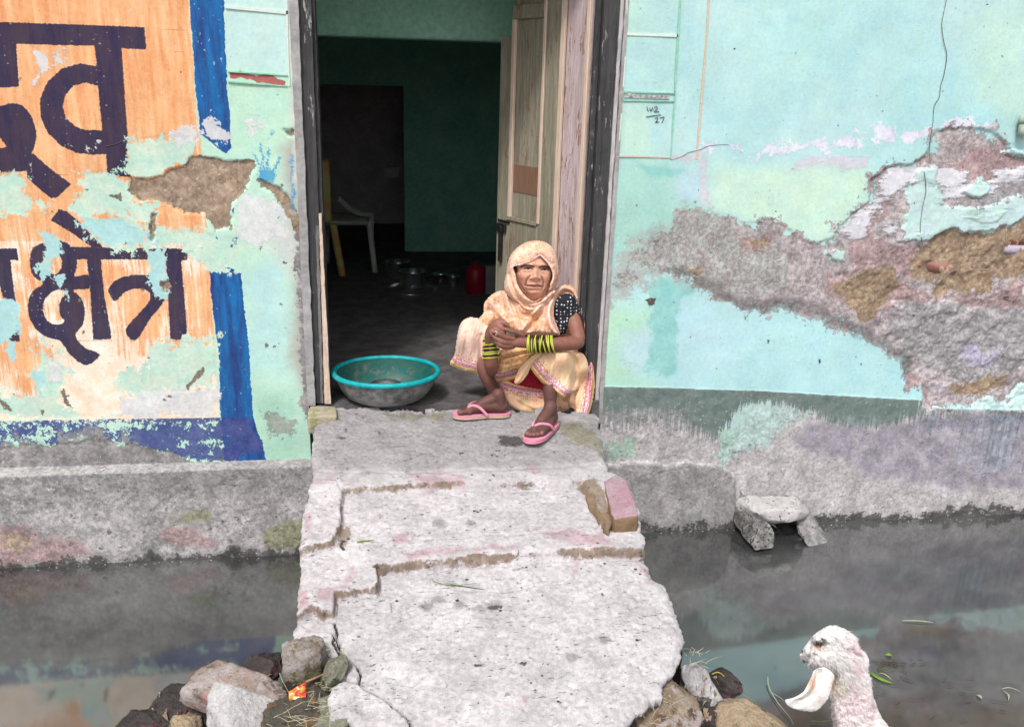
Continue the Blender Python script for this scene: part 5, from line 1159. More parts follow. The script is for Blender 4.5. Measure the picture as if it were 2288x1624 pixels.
def pillow(name, outline, ctrl, mat, parent, k=1.0, kb=.5, folds=(), step=1.7, hole=None, hem=None, disp=None, colf=None, wr=.0, tmax=None, raw=False, wob=0., rimt=.006, mppx=MPP):
    P = np.array(outline); lo = P.min(0)-4; hi = P.max(0)+4
    us = np.arange(lo[0], hi[0], step); vs = np.arange(lo[1], hi[1], step)
    X, Y = np.meshgrid(us, vs); So = sdf(X, Y, P, 400)
    if wob: So = So+(fbm(X, Y, 26, 5, 3)-.5)*wob
    T = inflate(us, vs, So)
    Sh = np.minimum(So, -sdf(X, Y, hole, 400)) if hole is not None else So
    gu, gv, q, be, info_ = clip_grid(us, vs, lambda a, b: Sh)
    t = T.ravel()[info_[0]]
    if tmax: t = tmax*np.tanh(t/tmax)
    base = idw(gu, gv, ctrl); d = np.zeros(len(gu))
    for pts, wd, amp in folds:
        amp = amp*(1.7 if amp < 0 else 1.15); dd = ldist(gu, gv, smooth_poly(np.array(pts), False, 5), 200); d += amp*np.exp(-(dd/wd)**2)
    if wr: d += wr*((fbm(gu+gv*.25, gv, 11, 3, 3, sx=.55, sy=3.6)-.5)*1.1+(fbm(gu, gv, 34, 8, 2, sx=.8, sy=1.6)-.5)*.5)
    edge_fade = np.clip(So.ravel()[info_[0]]/4, 0, 1); d *= edge_fade
    if disp is not None: d = d+disp(gu, gv)
    yf = base-t*k*mppx-d; Vf = on_y(gu, gv, yf); n = len(gu)
    if hole is None:
        yb = base+t*kb*mppx+.002; Vb = on_y(gu, gv, yb); V = np.vstack([Vf, Vb]); F = [q, q[:, ::-1]+n]
        F.append(np.stack([be[:,1], be[:,0], be[:,0]+n, be[:,1]+n], -1)); F = np.vstack(F); U2 = np.concatenate([gu, gu]); V2 = np.concatenate([gv, gv])
    else:
        gu2, gv2, q2, be2, i2 = clip_grid(us, vs, lambda a, b: So)
        t2 = T.ravel()[i2[0]]; base2 = idw(gu2, gv2, ctrl); Vb = on_y(gu2, gv2, base2+t2*kb*mppx+.002)
        # inner lip: the front again, a little further in
        Vi = Vf.copy(); Vi[:,1] += rimt
        V = np.vstack([Vf, Vi, Vb]); F = [q, q[:, ::-1]+n, np.stack([be[:,1], be[:,0], be[:,0]+n, be[:,1]+n], -1), q2[:, ::-1]+2*n]; F = np.vstack(F)
        U2 = np.concatenate([gu, gu, gu2]); V2 = np.concatenate([gv, gv, gv2])
    at = {}
    if hem is not None:
        dd = ldist(U2, V2, smooth_poly(np.array(hem), False, 5), 120); at['hem'] = dd
    elif not raw: at['hem'] = np.full(len(U2), 119.)
    if colf is not None: at['tone'] = colf(U2, V2)
    if raw: return V, F, at
    o = mk(name, V, F, mat, None, True, at)
    if parent: adopt(parent, o)
    return o
def blob_chain(chains, voxel=.0035, smooth=6):
    """tapered rounded limbs merged into one skin"""
    V = []; F = []
    for ch in chains:
        P = np.array([p[:3] for p in ch], float); r = np.array([p[3] for p in ch], float)
        n = 5; Q = smooth_poly(np.hstack([P, r[:,None]]), False, n) if len(ch) > 2 else np.array([np.append(P[0], r[0])*(1-t)+np.append(P[1], r[1])*t for t in np.linspace(0,1,6)])
        Q[:,3] = np.maximum(Q[:,3], r.min()*.8)
        a = Q[0,:3]-Q[1,:3]; a /= np.linalg.norm(a)+1e-9; b = Q[-1,:3]-Q[-2,:3]; b /= np.linalg.norm(b)+1e-9
        st = [np.append(Q[0,:3]+a*Q[0,3]*math.sin(x), Q[0,3]*math.cos(x)) for x in (1.5,1.2,.8,.4)]; en = [np.append(Q[-1,:3]+b*Q[-1,3]*math.sin(x), Q[-1,3]*math.cos(x)) for x in (.4,.8,1.2,1.5)]
        Q = np.vstack([st, Q, en]); v, f = tube(Q[:,:3], Q[:,3], 16); o = len(V); V += [tuple(p) for p in v]; F += [tuple(i+o for i in g) for g in f]
    me = bpy.data.meshes.new('tmp'); me.from_pydata(V, [], F); me.update(); ob = bpy.data.objects.new('tmp', me); col.objects.link(ob)
    rm = ob.modifiers.new('r', 'REMESH'); rm.mode = 'VOXEL'; rm.voxel_size = voxel; sm_ = ob.modifiers.new('s', 'SMOOTH'); sm_.iterations = smooth; sm_.factor = .5
    dg = bpy.context.evaluated_depsgraph_get(); ev = ob.evaluated_get(dg); m2 = ev.to_mesh()
    vs_ = np.empty(len(m2.vertices)*3, np.float32); m2.vertices.foreach_get('co', vs_); fs = [tuple(p.vertices) for p in m2.polygons]; ev.to_mesh_clear()
    bpy.data.objects.remove(ob); bpy.data.meshes.remove(me)
    fq = [f for f in fs if len(f) == 4]+[(f[0], f[1], f[2], f[2]) for f in fs if len(f) == 3]
    return vs_.reshape(-1, 3).astype(float), [f if f[2] != f[3] else f[:3] for f in fq]

# ------------------------------------------------------------------ the woman squatting in the doorway
person = tag(empty('person', tuple(on_z(*cA([(640,1290)])[0], 0))), 'woman in a cream and orange sari squatting in the doorway, hands clasped, green bangles', 'person')
def PA(ax, ay, Y): return on_y(*cA([(ax, ay)])[0], Y)
AP = .00061
def A4(ax, ay, Y, r): return tuple(PA(ax, ay, Y))+(r*AP,)
def O4(ox, oy, Y, r): return A4(256.5+.5793*ox, 598.5+.5793*oy, Y, r*.5793)
sh = .03
chains = [
    [A4(650,1060,.20,150), A4(650,850,.17,140), A4(650,650,.12,125), A4(655,560,.07,95)],       # trunk
    [A4(655,560,.08,60), A4(650,450,.02,52)],                                                       # neck
    [A4(500,560,.09,60), A4(800,545,.09,60)],                                                       # shoulders
    [A4(885,540,.06,66), A4(930,660,.01,60), A4(962,770,-.05,54)],                               # left upper arm
    [A4(960,800,-.055,52), A4(880,812,-.10,53), A4(760,815,-.15,44), A4(650,812,-.19,37), A4(600,806,-.20,36)],      # left forearm
    [A4(400,590,.07,58), A4(350,800,.01,50), A4(372,990,-.09,44)],
    [A4(372,995,-.10,44), A4(366,930,-.13,54), A4(362,850,-.15,46), A4(362,790,-.16,38), A4(362,760,-.165,36)],     # right forearm
    [A4(560,1020,.17,110), A4(380,880,.08,88), A4(240,800,.025,60)], [A4(245,810,.02,52), A4(330,1020,-.03,52), A4(395,1160,-.035,42), A4(420,1240,-.02,40)],
    [A4(740,1040,.17,110), A4(780,980,.05,80), A4(800,950,-.03,56)], [A4(795,960,-.04,50), A4(772,1100,-.10,56), A4(772,1220,-.12,46), A4(778,1285,-.105,44)],
]
# hands: the left hand comes from the right and closes over the right hand
hl = [
    [O4(640,360,-.195,66), O4(540,350,-.215,70), O4(450,345,-.225,62), O4(400,360,-.225,50)],        # left palm
    [O4(560,270,-.215,36), O4(480,235,-.240,32), O4(415,215,-.252,27), O4(362,198,-.258,23)],        # thumb
    [O4(450,305,-.235,34), O4(350,290,-.252,31), O4(265,240,-.258,27), O4(205,215,-.250,22)],        # fore finger
    [O4(430,350,-.235,34), O4(330,345,-.252,31), O4(260,310,-.250,27), O4(215,270,-.240,22)],
    [O4(430,390,-.232,32), O4(345,395,-.246,29), O4(290,372,-.250,24), O4(245,345,-.240,20)],
    [O4(450,405,-.226,28), O4(380,420,-.236,25), O4(320,410,-.238,21), O4(285,378,-.240,18)],
    [O4(165,330,-.175,56), O4(185,230,-.195,64), O4(250,150,-.215,60), O4(300,130,-.222,44)],        # right hand, back of the hand up
    [O4(270,100,-.215,34), O4(345,120,-.232,30), O4(390,170,-.230,26), O4(400,215,-.222,22)],
    [O4(265,150,-.225,32), O4(320,190,-.240,29), O4(345,245,-.236,25), O4(350,270,-.225,22)],
    [O4(230,190,-.226,30), O4(280,235,-.242,27), O4(310,280,-.236,24), O4(330,300,-.222,21)],
    [O4(190,230,-.222,28), O4(225,290,-.238,25), O4(250,330,-.234,22), O4(285,345,-.222,18)],
    [O4(230,330,-.200,30), O4(260,370,-.228,25), O4(285,372,-.244,20)],
]
chains += hl
# feet
def foot_frame(hpx, tpx, z=.0):
    h = on_z(*cA([hpx])[0], z); t = on_z(*cA([tpx])[0], z); d = t-h; Ln = np.linalg.norm(d); d /= Ln; return h, d, np.array([-d[1], d[0], 0]), Ln
feet = [(foot_frame((492,1302), (112,1308), -.006), 1), (foot_frame((800,1362), (632,1494), -.02), -1)]
toes_pos = []
for (h, d, sd_, Ln), side in feet:
    s_ = Ln/.255; md = sd_*side       # md points to the big-toe side
    def Q(x, y, z, r): p = h+d*x*s_+md*y*s_+np.array([0,0,(z+.016)*s_]); return tuple(p)+(r*s_,)
    chains += [[Q(.035,0,.030,.030), Q(.10,.002,.036,.030), Q(.16,.008,.028,.026), Q(.19,.012,.020,.020)], [Q(.10,-.012,.026,.026), Q(.16,-.020,.018,.020), Q(.185,-.024,.015,.015)],
               [Q(.045,0,.045,.030), Q(.055,0,.085,.031)], [Q(.07,0,.07,.028), Q(.13,.006,.046,.024)]]
    for ty, tx, tr, tl in ((.026,.185,.0125,.043),(.009,.192,.0095,.040),(-.005,.188,.0088,.036),(-.018,.180,.0082,.032),(-.030,.170,.0078,.027)):
        chains.append([Q(tx,ty,.013,tr), Q(tx+tl*.55,ty+.002,.016,tr*.9), Q(tx+tl,ty+.002,.010,tr)]); toes_pos.append((Q(tx+tl+.002,ty+.002,.020,0), d, tr*s_))
bv_, bf_ = blob_chain(chains, .0029, 5)
Cn = lambda *p: cN(list(p))
def gn(u, v, x, y, sx, sy, amp): q = cN([(x, y)])[0]; k = .1719; return amp*np.exp(-(((u-q[0])/(sx*k))**2+((v-q[1])/(sy*k))**2))
def ln_(u, v, pts, wd, amp): return amp*np.exp(-(ldist(u, v, smooth_poly(cN(pts), False, 4), 60)/(wd*.1719))**2)
def face_disp(u, v):
    d = gn(u,v,785,640,34,95,.013)+gn(u,v,785,682,42,34,.014)+gn(u,v,728,694,26,20,.006)+gn(u,v,842,698,24,20,.006)      # nose
    d += gn(u,v,775,520,190,26,.007)+gn(u,v,770,440,200,80,.004)                                                        # brow
    d += gn(u,v,690,568,62,30,-.011)+gn(u,v,905,582,56,30,-.011)+gn(u,v,690,566,34,13,.004)+gn(u,v,905,582,32,13,.004)   # sockets, lids
    d += gn(u,v,610,665,70,62,.008)+gn(u,v,945,680,50,62,.008)                                                         # cheeks
    d += gn(u,v,770,775,80,16,.006)+gn(u,v,770,822,66,17,.006)+gn(u,v,770,880,60,40,.008)+gn(u,v,770,850,70,12,-.004)    # lips, chin
    d += ln_(u,v,[(672,790),(765,800),(862,798)],7,-.006)
    d += ln_(u,v,[(712,668),(672,720),(655,780)],11,-.0055)+ln_(u,v,[(862,680),(890,740),(880,810)],11,-.0055)+ln_(u,v,[(655,790),(660,850)],9,-.003)+ln_(u,v,[(878,820),(870,860)],9,-.003)
    for p in ([(788,490),(795,550)],[(762,500),(768,545)],[(680,480),(720,470)],[(620,610),(680,615),(740,600)],[(870,625),(930,630)],[(560,600),(590,640)],[(590,760),(620,820),(680,890)],[(950,770),(920,830),(870,900)],[(700,920),(770,935),(840,915)],[(640,600),(700,625)]): d += ln_(u,v,p,6,-.0021)
    return d
def face_col(u, v):
    b = np.array(lin((212,158,134), 1.0)); C_ = np.tile(b, (len(u),1))*(.86+.28*fbm(u, v, 9, 4, 4))[:,None]
    def mixc(f, cc): nonlocal C_; f = np.clip(f, 0, 1)[:,None]; C_ = C_*(1-f)+np.array(lin(cc, .8))*f
    mixc(gn(u,v,600,690,60,60,.35), (206,140,110)); mixc(gn(u,v,770,640,26,80,.35), (216,158,130)); mixc(gn(u,v,940,700,46,60,.3), (204,138,108))
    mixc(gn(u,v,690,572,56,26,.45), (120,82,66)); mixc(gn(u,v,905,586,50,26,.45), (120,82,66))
    mixc(ln_(u,v,[(600,545),(640,528),(700,525),(762,542)],12,.95), (64,48,42)); mixc(ln_(u,v,[(842,552),(890,538),(940,548),(965,568)],12,.95), (64,48,42))
    mixc(ln_(u,v,[(644,568),(680,556),(722,560),(742,572)],6,1.), (34,24,22)); mixc(ln_(u,v,[(862,580),(900,568),(932,576),(948,588)],6,1.), (34,24,22))
    mixc(gn(u,v,690,568,15,9,1.3), (22,16,16)); mixc(gn(u,v,902,582,15,9,1.3), (22,16,16)); mixc(gn(u,v,662,572,9,5,.8), (190,180,175)); mixc(gn(u,v,714,572,8,5,.8), (190,180,175)); mixc(gn(u,v,880,586,8,5,.8), (190,180,175)); mixc(gn(u,v,925,588,8,5,.8), (190,180,175))
    mixc(ln_(u,v,[(672,790),(720,784),(765,790),(815,786),(862,798)],5,.85), (88,52,48)); mixc(gn(u,v,768,772,80,12,.6), (150,100,92)); mixc(gn(u,v,768,815,70,15,.7), (168,118,108))
    mixc(ln_(u,v,[(712,668),(672,720),(655,780)],7,.7), (130,84,66)); mixc(ln_(u,v,[(862,680),(890,740),(880,810)],7,.7), (130,84,66))
    mixc(gn(u,v,728,706,14,7,.8), (84,50,44)); mixc(gn(u,v,835,712,13,7,.8), (84,50,44))
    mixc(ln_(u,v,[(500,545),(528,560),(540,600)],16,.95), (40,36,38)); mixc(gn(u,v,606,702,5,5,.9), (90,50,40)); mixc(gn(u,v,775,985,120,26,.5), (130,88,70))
    mixc(np.clip((cN([(0,420)])[0,1]-v)/8, 0, 1), (60,55,52))
    for p in ([(788,490),(795,550)],[(762,500),(768,545)],[(620,610),(680,615),(740,600)],[(870,625),(930,630)],[(590,760),(620,820),(680,890)],[(950,770),(920,830),(870,900)]): mixc(ln_(u,v,p,4.5,.55), (104,66,54))
    return C_
fo = smooth_poly(cN([(770,250),(640,280),(540,370),(495,480),(492,580),(515,660),(530,760),(580,860),(660,945),(740,988),(790,996),(870,955),(940,875),(985,780),(1012,660),(1010,560),(985,430),(900,300)]), True, 4)
HY = .02
hv, hf, hat = pillow('head', fo, [(*cN([(770,650)])[0], HY)], None, None, 1.12, 1.1, step=.8, disp=face_disp, colf=face_col, raw=True)
# ear with stud side
tone = np.tile(lin((146,98,84), .80), (len(bv_),1))*(.80+.4*fbm(bv_[:,0]+bv_[:,1], bv_[:,2], .03, 4, 4))[:,None]
lowf = np.clip((.22-bv_[:,2])/.12, 0, 1)[:,None]; tone = tone*(1-lowf)+np.tile(lin((104,68,62), .78), (len(bv_),1))*lowf*(.85+.3*fbm(bv_[:,0], bv_[:,2], .03, 4, 4))[:,None]
for p, d, r in toes_pos:       # nails
    f = np.exp(-(np.linalg.norm(bv_-np.array(p[:3]), axis=1)/(r*.75))**2)[:,None]*.55; tone = tone*(1-f)+np.array(lin((176,120,120), .8))*f
knuck = [O4(362,198,-.280,0), O4(205,215,-.262,0), O4(290,372,-.262,0)]
for p in knuck:
    f = np.exp(-(np.linalg.norm(bv_-np.array(p[:3]), axis=1)/.009)**2)[:,None]*.5; tone = tone*(1-f)+np.array(lin((190,140,128), .8))*f
m_skin = NB('skin'); g_ = m_skin.noise(170,4,.7); g2 = m_skin.noise(38,4,.65)
sc_ = m_skin.mul(m_skin.attr('tone'), m_skin.step(g2, .3, .7, .88, 1.10)); m_skin.bump(m_skin.math('ADD', g_, m_skin.math('MULTIPLY', g2, .8)), .0014); m_skin.fin(sc_, .58, 0, .35)
m_skin.b.inputs['Subsurface Weight'].default_value = .04; m_skin.b.inputs['Subsurface Radius'].default_value = (.01,.004,.002)
nb = len(bv_); F_ = list(bf_)+[tuple(int(i)+nb for i in f) for f in hf]
body = mk('body', np.vstack([bv_, hv]), F_, m_skin.m, None, True, {'tone': np.vstack([tone, hat['tone']])}); adopt(person, body)

# cloth
def sari_mat(name, ca, cb_, motif, dens=.5, border=True, printc=None, sc=70, fine_edge=False):
    m = NB(name); n1 = m.noise(7,4,.6); n2 = m.noise(sc,4,.7,(1,1,1),.6); n3 = m.noise(420,2,.6)
    cc = m.mix(m.step(n1, .35, .65), ca, cb_)
    vd = m.vor(sc*.62, rnd=.8); ring = m.math('MULTIPLY', m.step(vd, .16, .22), m.step(vd, .36, .30))
    pt = m.math('MULTIPLY', m.step(n2, .60-dens*.16, .66-dens*.16), .85)
    cc = m.mix(pt, cc, motif)
    if printc is not None:
        cc = m.mix(m.math('MULTIPLY', m.math('MULTIPLY', ring, m.step(m.noise(12,3,.6), .45, .55)), .75), cc, printc)
        cc = m.mix(m.math('MULTIPLY', m.step(m.noise(26,4,.65,(1.1,1,1)), .58, .64), .55), cc, printc)
    if fine_edge:
        hh = m.attr('hem', 'f')
        for lo, hi, cc_ in ((-5,1.6,c(250,232,214)),(5.0,5.8,c(176,110,150)),(7.0,7.7,c(196,120,130)),(9.2,9.8,c(176,110,150))): cc = m.mix(m.math('MULTIPLY', m.math('MULTIPLY', m.step(hh, lo-.3, lo+.3), m.step(hh, hi+.3, hi-.3)), .75), cc, cc_)
    if border:
        h = m.math('ADD', m.attr('hem', 'f'), m.math('MULTIPLY', m.math('SUBTRACT', m.noise(120,3,.6), .5), 1.6))
        def band(lo, hi, colr, op=1.0, inner=None):
            nonlocal cc
            f = m.math('MULTIPLY', m.step(h, lo-.35, lo+.35), m.step(h, hi+.35, hi-.35))
            cc = m.mix(m.math('MULTIPLY', f, op), cc, colr)
        band(-5, 1.0, c(250,226,200)); band(1.0, 9.5, m.mix(m.step(n1,.4,.6), c(240,196,120), c(246,204,150)))
        band(9.5, 10.9, c(170,60,90)); band(10.9, 13.6, m.mix(m.step(m.noise(300,2,.5),.45,.55), c(200,80,120), c(240,200,215))); band(13.6, 14.9, c(170,60,100)); band(14.9, 17, c(226,206,232))
        fl = m.step(m.noise(130,4,.7,(1,1,1.01)), .48, .55)
        band(17, 28, m.mix(fl, c(222,128,70), c(240,224,232)), .95)
        band(30.5, 33.5, m.mix(m.step(m.vor(95,rnd=.2), .3, .4), c(196,90,70), c(240,214,180)), .75)
    cc = m.mul(cc, m.step(n3, .2, .8, .9, 1.07)); m.bump(m.math('ADD', n3, m.math('MULTIPLY', m.noise(60,3,.6), 1.2)), .0012)
    m.fin(cc, .82, 0, .2); m.b.inputs['Sheen Weight'].default_value = .15
    return m.m
m_veil = sari_mat('printed_orange_veil', c(244,206,182), c(238,184,150), c(218,146,106), .5, False, c(244,222,210), 70, True); m_chest = sari_mat('printed_orange_chest_drape', c(242,204,178), c(236,180,144), c(212,140,96), .55, False, c(244,216,206), 70, True)
m_skirt = sari_mat('cream_sari_skirt', c(242,206,164), c(242,190,156), c(228,170,136), .12, True)
m_pinkskirt = sari_mat('pale_pink_sari_skirt', c(242,204,190), c(242,206,186), c(226,170,150), .05, True)
m_gold = sari_mat('gold_brown_print', c(234,184,126), c(236,196,146), c(200,132,74), .7, False, c(240,214,170))
m_red = plain('red_petticoat', c(160,22,44), c(176,30,54), 20, .8)
AA = lambda *p: cA(list(p)); NN = lambda *p: cN(list(p)); OO = lambda *p: cO(list(p))
def ct(*p): return [(*cA([(a, b)])[0], y) for a, b, y in p]
# back fall of the sari on the right
pillow('sari_back_fall', smooth_poly(AA((800,470),(850,425),(905,414),(955,450),(985,520),(1010,600),(1028,720),(1040,800),(1058,880),(1076,960),(1078,1080),(1062,1200),(1042,1270),(1015,1345),(985,1352),(945,1340),(938,1285),(930,1255),(890,1235),(850,1150),(850,900),(810,700)), True, 3),
       ct((900,500,.12),(960,800,.09),(960,1100,.03),(985,1330,-.085),(940,1230,-.03)), m_skirt, person, .42, .5,
       folds=[(AA((1010,620),(1040,850),(1060,1000),(1040,1180),(1010,1330)),5,.016),(AA((985,900),(1010,1050),(1000,1200),(975,1330)),5,.014),(AA((950,960),(965,1100),(950,1240),(958,1330)),5,.012),(AA((900,980),(930,1080),(905,1200)),6,.010),(AA((1000,880),(1030,1020),(1020,1200),(990,1340)),3,-.010),(AA((930,980),(945,1100),(930,1240)),3,-.008),(AA((960,470),(1000,600),(1010,720)),5,.010)],
       hem=AA((1090,600),(1082,800),(1092,1000),(1080,1200),(1050,1300)), wr=.009, tmax=60)
# seat of the skirt, hanging between the feet
pillow('sari_seat', smooth_poly(AA((400,1040),(420,1110),(450,1170),(495,1235),(560,1278),(630,1298),(700,1304),(760,1285),(860,1282),(920,1250),(960,1215),(1000,1130),(1010,1000),(900,900),(640,880),(480,940)), True, 3),
       ct((650,1060,.05),(650,1180,.0),(600,1295,-.035),(750,1295,-.035),(950,1150,.03),(900,1250,-.01)), m_skirt, person, .50, .5,
       folds=[(AA((560,1190),(680,1250),(790,1205)),4,.008),(AA((850,1240),(930,1170),(975,1060)),5,.010),(AA((870,1190),(920,1120),(945,1020)),4,-.008),(AA((990,1150),(960,1230)),4,.006)], hem=AA((300,1010),(430,1040),(500,1062),(600,1088),(720,1100),(860,1090)), wr=.003, tmax=55)
# red petticoat showing between the knees
pillow('petticoat', smooth_poly(AA((470,1040),(560,1000),(610,940),(640,905),(700,885),(730,900),(720,990),(735,1120),(690,1122),(600,1105),(510,1082)), True, 3), ct((600,1050,-.01),(690,920,-.08)), m_red, person, .25, .4,
       folds=[(AA((610,960),(600,1040),(560,1080)),5,.008),(AA((680,900),(650,980),(680,1080)),5,.010)])
# right thigh and knee drape (left in the picture)
pillow('sari_knee_drape', smooth_poly(AA((300,650),(240,632),(195,640),(160,672),(140,730),(130,800),(118,880),(100,915),(84,945),(110,968),(180,995),(250,1012),(310,1052),(370,1070),(430,1072),(500,1060),(560,1040),(600,1000),(630,940),(640,880),(560,820),(420,740)), True, 3),
       ct((200,760,-.03),(120,940,.03),(350,1000,.0),(560,980,-.05),(450,850,.0),(300,700,.0)), m_pinkskirt, person, .62, .6,
       folds=[(AA((180,700),(150,820),(120,930)),8,.006),(AA((240,720),(230,860),(260,990)),9,.008),(AA((300,760),(300,900),(330,1040)),6,-.008),(AA((200,740),(190,860),(190,980)),5,-.005),(AA((440,1000),(520,985),(600,930)),5,.009),(AA((470,1040),(560,1010),(620,950)),4,-.007)],
       hem=AA((80,944),(110,972),(180,998),(250,1016),(310,1056),(370,1076),(430,1078),(500,1066),(565,1044),(610,1010)), wr=.010, tmax=70)
# left knee drape with the patterned hem running down
pillow('sari_knee_drape', smooth_poly(AA((636,965),(650,1000),(690,1050),(730,1090),(790,1132),(840,1172),(865,1183),(876,1170),(905,1150),(960,1120),(1010,1090),(1032,1010),(1030,950),(1000,885),(950,868),(850,862),(760,864),(700,885),(660,920)), True, 3),
       ct((700,950,-.14),(830,920,-.13),(860,1150,-.13),(1000,950,-.03),(1000,1080,.02)), m_skirt, person, .45, .6,
       folds=[(AA((880,880),(900,1000),(890,1120)),6,.010),(AA((920,880),(950,980),(930,1110)),5,-.009),(AA((960,890),(990,990),(960,1100)),6,.010),(AA((655,985),(720,1060),(800,1120),(862,1172)),3,.005)],
       hem=AA((630,975),(650,1006),(690,1056),(730,1096),(790,1138),(840,1178),(868,1190)), wr=.009, tmax=45)
# cloth gathered under the hands
pillow('sari_front_gather', smooth_poly(AA((425,860),(520,835),(600,835),(700,850),(705,885),(650,905),(620,950),(600,1010),(575,1060),(545,1082),(525,1070),(535,1030),(560,985),(500,990),(440,1010),(420,960)), True, 3), ct((520,920,-.10),(560,1040,-.10),(680,870,-.13)), m_gold, person, .35, .5,
       folds=[(AA((430,890),(520,870),(620,850)),4,.010),(AA((440,930),(540,910),(640,880)),4,.010),(AA((450,970),(550,950),(620,915)),4,.008),(AA((435,910),(530,890),(630,866)),2.5,-.008),(AA((600,920),(575,1000),(545,1070)),4,.010)], hem=None, wr=.006, tmax=30)
pillow('sari_end', smooth_poly(AA((560,985),(620,920),(690,868),(712,880),(650,950),(610,1030),(560,1084),(528,1078),(540,1030)), True, 3), ct((560,1040,-.125),(680,890,-.15)), m_skirt, person, .25, .5, folds=[(AA((690,880),(620,960),(550,1070)),3,.007),(AA((660,890),(590,970),(535,1060)),2.5,-.005)], hem=None, tmax=16)
# torso drape
pillow('sari_chest_drape', smooth_poly(AA((478,452),(405,458),(345,500),(318,545),(316,600),(285,635),(278,670),(300,730),(335,762),(350,735),(380,670),(420,640),(470,690),(540,735),(600,752),(700,752),(790,758),(838,750),(822,700),(800,640),(796,570),(812,510),(850,470),(900,460),(935,485),(960,520),(940,440),(890,412),(835,418),(790,468),(735,520),(650,545),(560,520)), True, 3),
       ct((400,560,.05),(320,700,.0),(640,600,-.01),(700,720,-.06),(830,700,-.04),(880,440,.06),(560,720,-.06)), m_chest, person, .55, .6,
       folds=[(NN((420,760),(450,950),(520,1150),(600,1330),(700,1420)),7,.014),(NN((390,860),(420,1050),(460,1250)),5,.012),(NN((440,900),(500,1080),(560,1240),(590,1330)),4,-.014),(NN((960,900),(860,1020),(770,1140),(700,1240),(620,1360)),5,.015),(NN((1000,900),(930,1020),(840,1160),(740,1300),(640,1390)),4,-.012),(NN((1020,930),(970,1060),(960,1200),(1000,1340),(1060,1410)),4,.012),
              (NN((160,980),(250,1060),(350,1180),(440,1330)),5,.010),(NN((130,1100),(250,1150),(340,1280)),4,-.007),(NN((600,900),(680,1010),(740,1060),(850,990)),5,.010),(NN((560,1000),(640,1110),(760,1130),(860,1050)),6,.014),(NN((700,1180),(800,1250),(900,1330)),7,-.006),(NN((1060,860),(1160,810),(1260,850),(1330,960)),5,.010)],
       hem=NN((1015,960),(965,1090),(975,1250),(1040,1400)), wr=.008, tmax=48)
# veil over the head
hoodp = smooth_poly(AA((560,540),(500,500),(462,455),(456,400),(470,340),(478,280),(492,225),(530,172),(585,130),(640,110),(690,107),(745,122),(790,160),(815,215),(830,290),(832,350),(818,400),(798,462),(780,470),(764,452),(700,520),(640,560)), True, 3)
holep = smooth_poly(NN((508,540),(600,522),(720,478),(800,430),(842,404),(890,436),(940,495),(985,560),(1010,640),(1008,700),(985,760),(972,830),(935,875),(862,950),(775,998),(700,962),(630,895),(575,815),(545,740),(530,660),(515,610),(500,575)), True, 3)
pillow('head_veil', hoodp, [(*cN([(770,650)])[0], HY), (*cN([(640,1050)])[0], -.03)], m_veil, person, 1.26, 1.15, step=1.2, hole=holep,
       folds=[(NN((470,560),(500,720),(560,850),(650,960),(740,1010)),4,.008),(NN((440,640),(480,800),(560,960),(680,1060)),4,-.007),(NN((430,700),(470,860),(540,1000),(620,1090)),4,.009),(NN((1010,540),(1040,660),(1000,800),(985,870)),4,.006),(NN((560,330),(500,430),(460,540)),5,.004),(NN((700,330),(900,380),(1000,470)),4,.003)],
       hem=NN((505,548),(600,530),(720,486),(800,438),(842,410),(890,440),(940,500),(985,565),(1010,640),(1006,705),(980,765),(968,835)), rimt=.010)
pillow('scarf_roll', smooth_poly(NN((550,830),(605,910),(680,980),(760,1015),(850,990),(930,920),(985,870),(1050,850),(1000,930),(900,1010),(800,1100),(700,1130),(610,1090),(560,1000),(530,900)), True, 3), ct((650,570,-.055),(780,500,-.02)), m_veil, person, .6, .6,
       folds=[(NN((575,870),(640,960),(740,1035),(860,1000),(980,890)),4,.008),(NN((560,930),(640,1030),(740,1070),(850,1030)),3,-.007),(NN((570,1000),(650,1080),(750,1100)),4,.007)], tmax=18, step=1.3)
# blouse sleeve
ms = NB('dotted_blouse'); vd = ms.vor(66, (1,0,1), .30); rg = ms.math('MULTIPLY', ms.step(vd, .04, .08), ms.step(vd, .24, .20))
ms.bump(ms.noise(300,2,.6), .001); ms.fin(ms.mix(rg, (.012,.012,.018), c(225,225,230)), .8)
pillow('blouse_sleeve', smooth_poly(AA((806,530),(840,485),(885,466),(925,485),(955,530),(975,590),(990,655),(940,664),(895,690),(874,745),(838,748),(815,690),(798,610)), True, 3), ct((880,600,.03),(850,730,-.01)), ms.m, person, .95, .9, folds=[(AA((850,520),(840,620),(850,720)),5,.005),(AA((930,520),(950,600),(960,650)),4,-.004)])
# bangles
m_lime = plain('lime_glass', c(176,190,40), c(206,214,90), 30, .25); m_maroon = plain('dark_glass', (.035,.006,.012), (.06,.01,.02), 30, .2); m_silver = plain('silver', (.55,.53,.5), (.7,.68,.64), 120, .3, metal=.9)
def torus_at(name, ctr, axis, Rr_, r, mat, parent, sx=1.0, seg=32, s2=8):
    axis = Vector(axis).normalized(); qd = axis.to_track_quat('Z', 'Y'); V = []; F = []
    for i in range(seg):
        a = 2*math.pi*i/seg
        for k in range(s2):
            b = 2*math.pi*k/s2; p = Vector(((Rr_+r*math.cos(b))*math.cos(a), (Rr_+r*math.cos(b))*math.sin(a)*sx, r*math.sin(b))); V.append(tuple(Vector(ctr)+qd @ p))
    for i in range(seg):
        for k in range(s2): F.append((i*s2+k, ((i+1) % seg)*s2+k, ((i+1) % seg)*s2+(k+1) % s2, i*s2+(k+1) % s2))
    o = mk(name, V, F, mat, None, True); adopt(parent, o); return o
seq = 'LLMLMLLMMLLMLMMLLMLL'
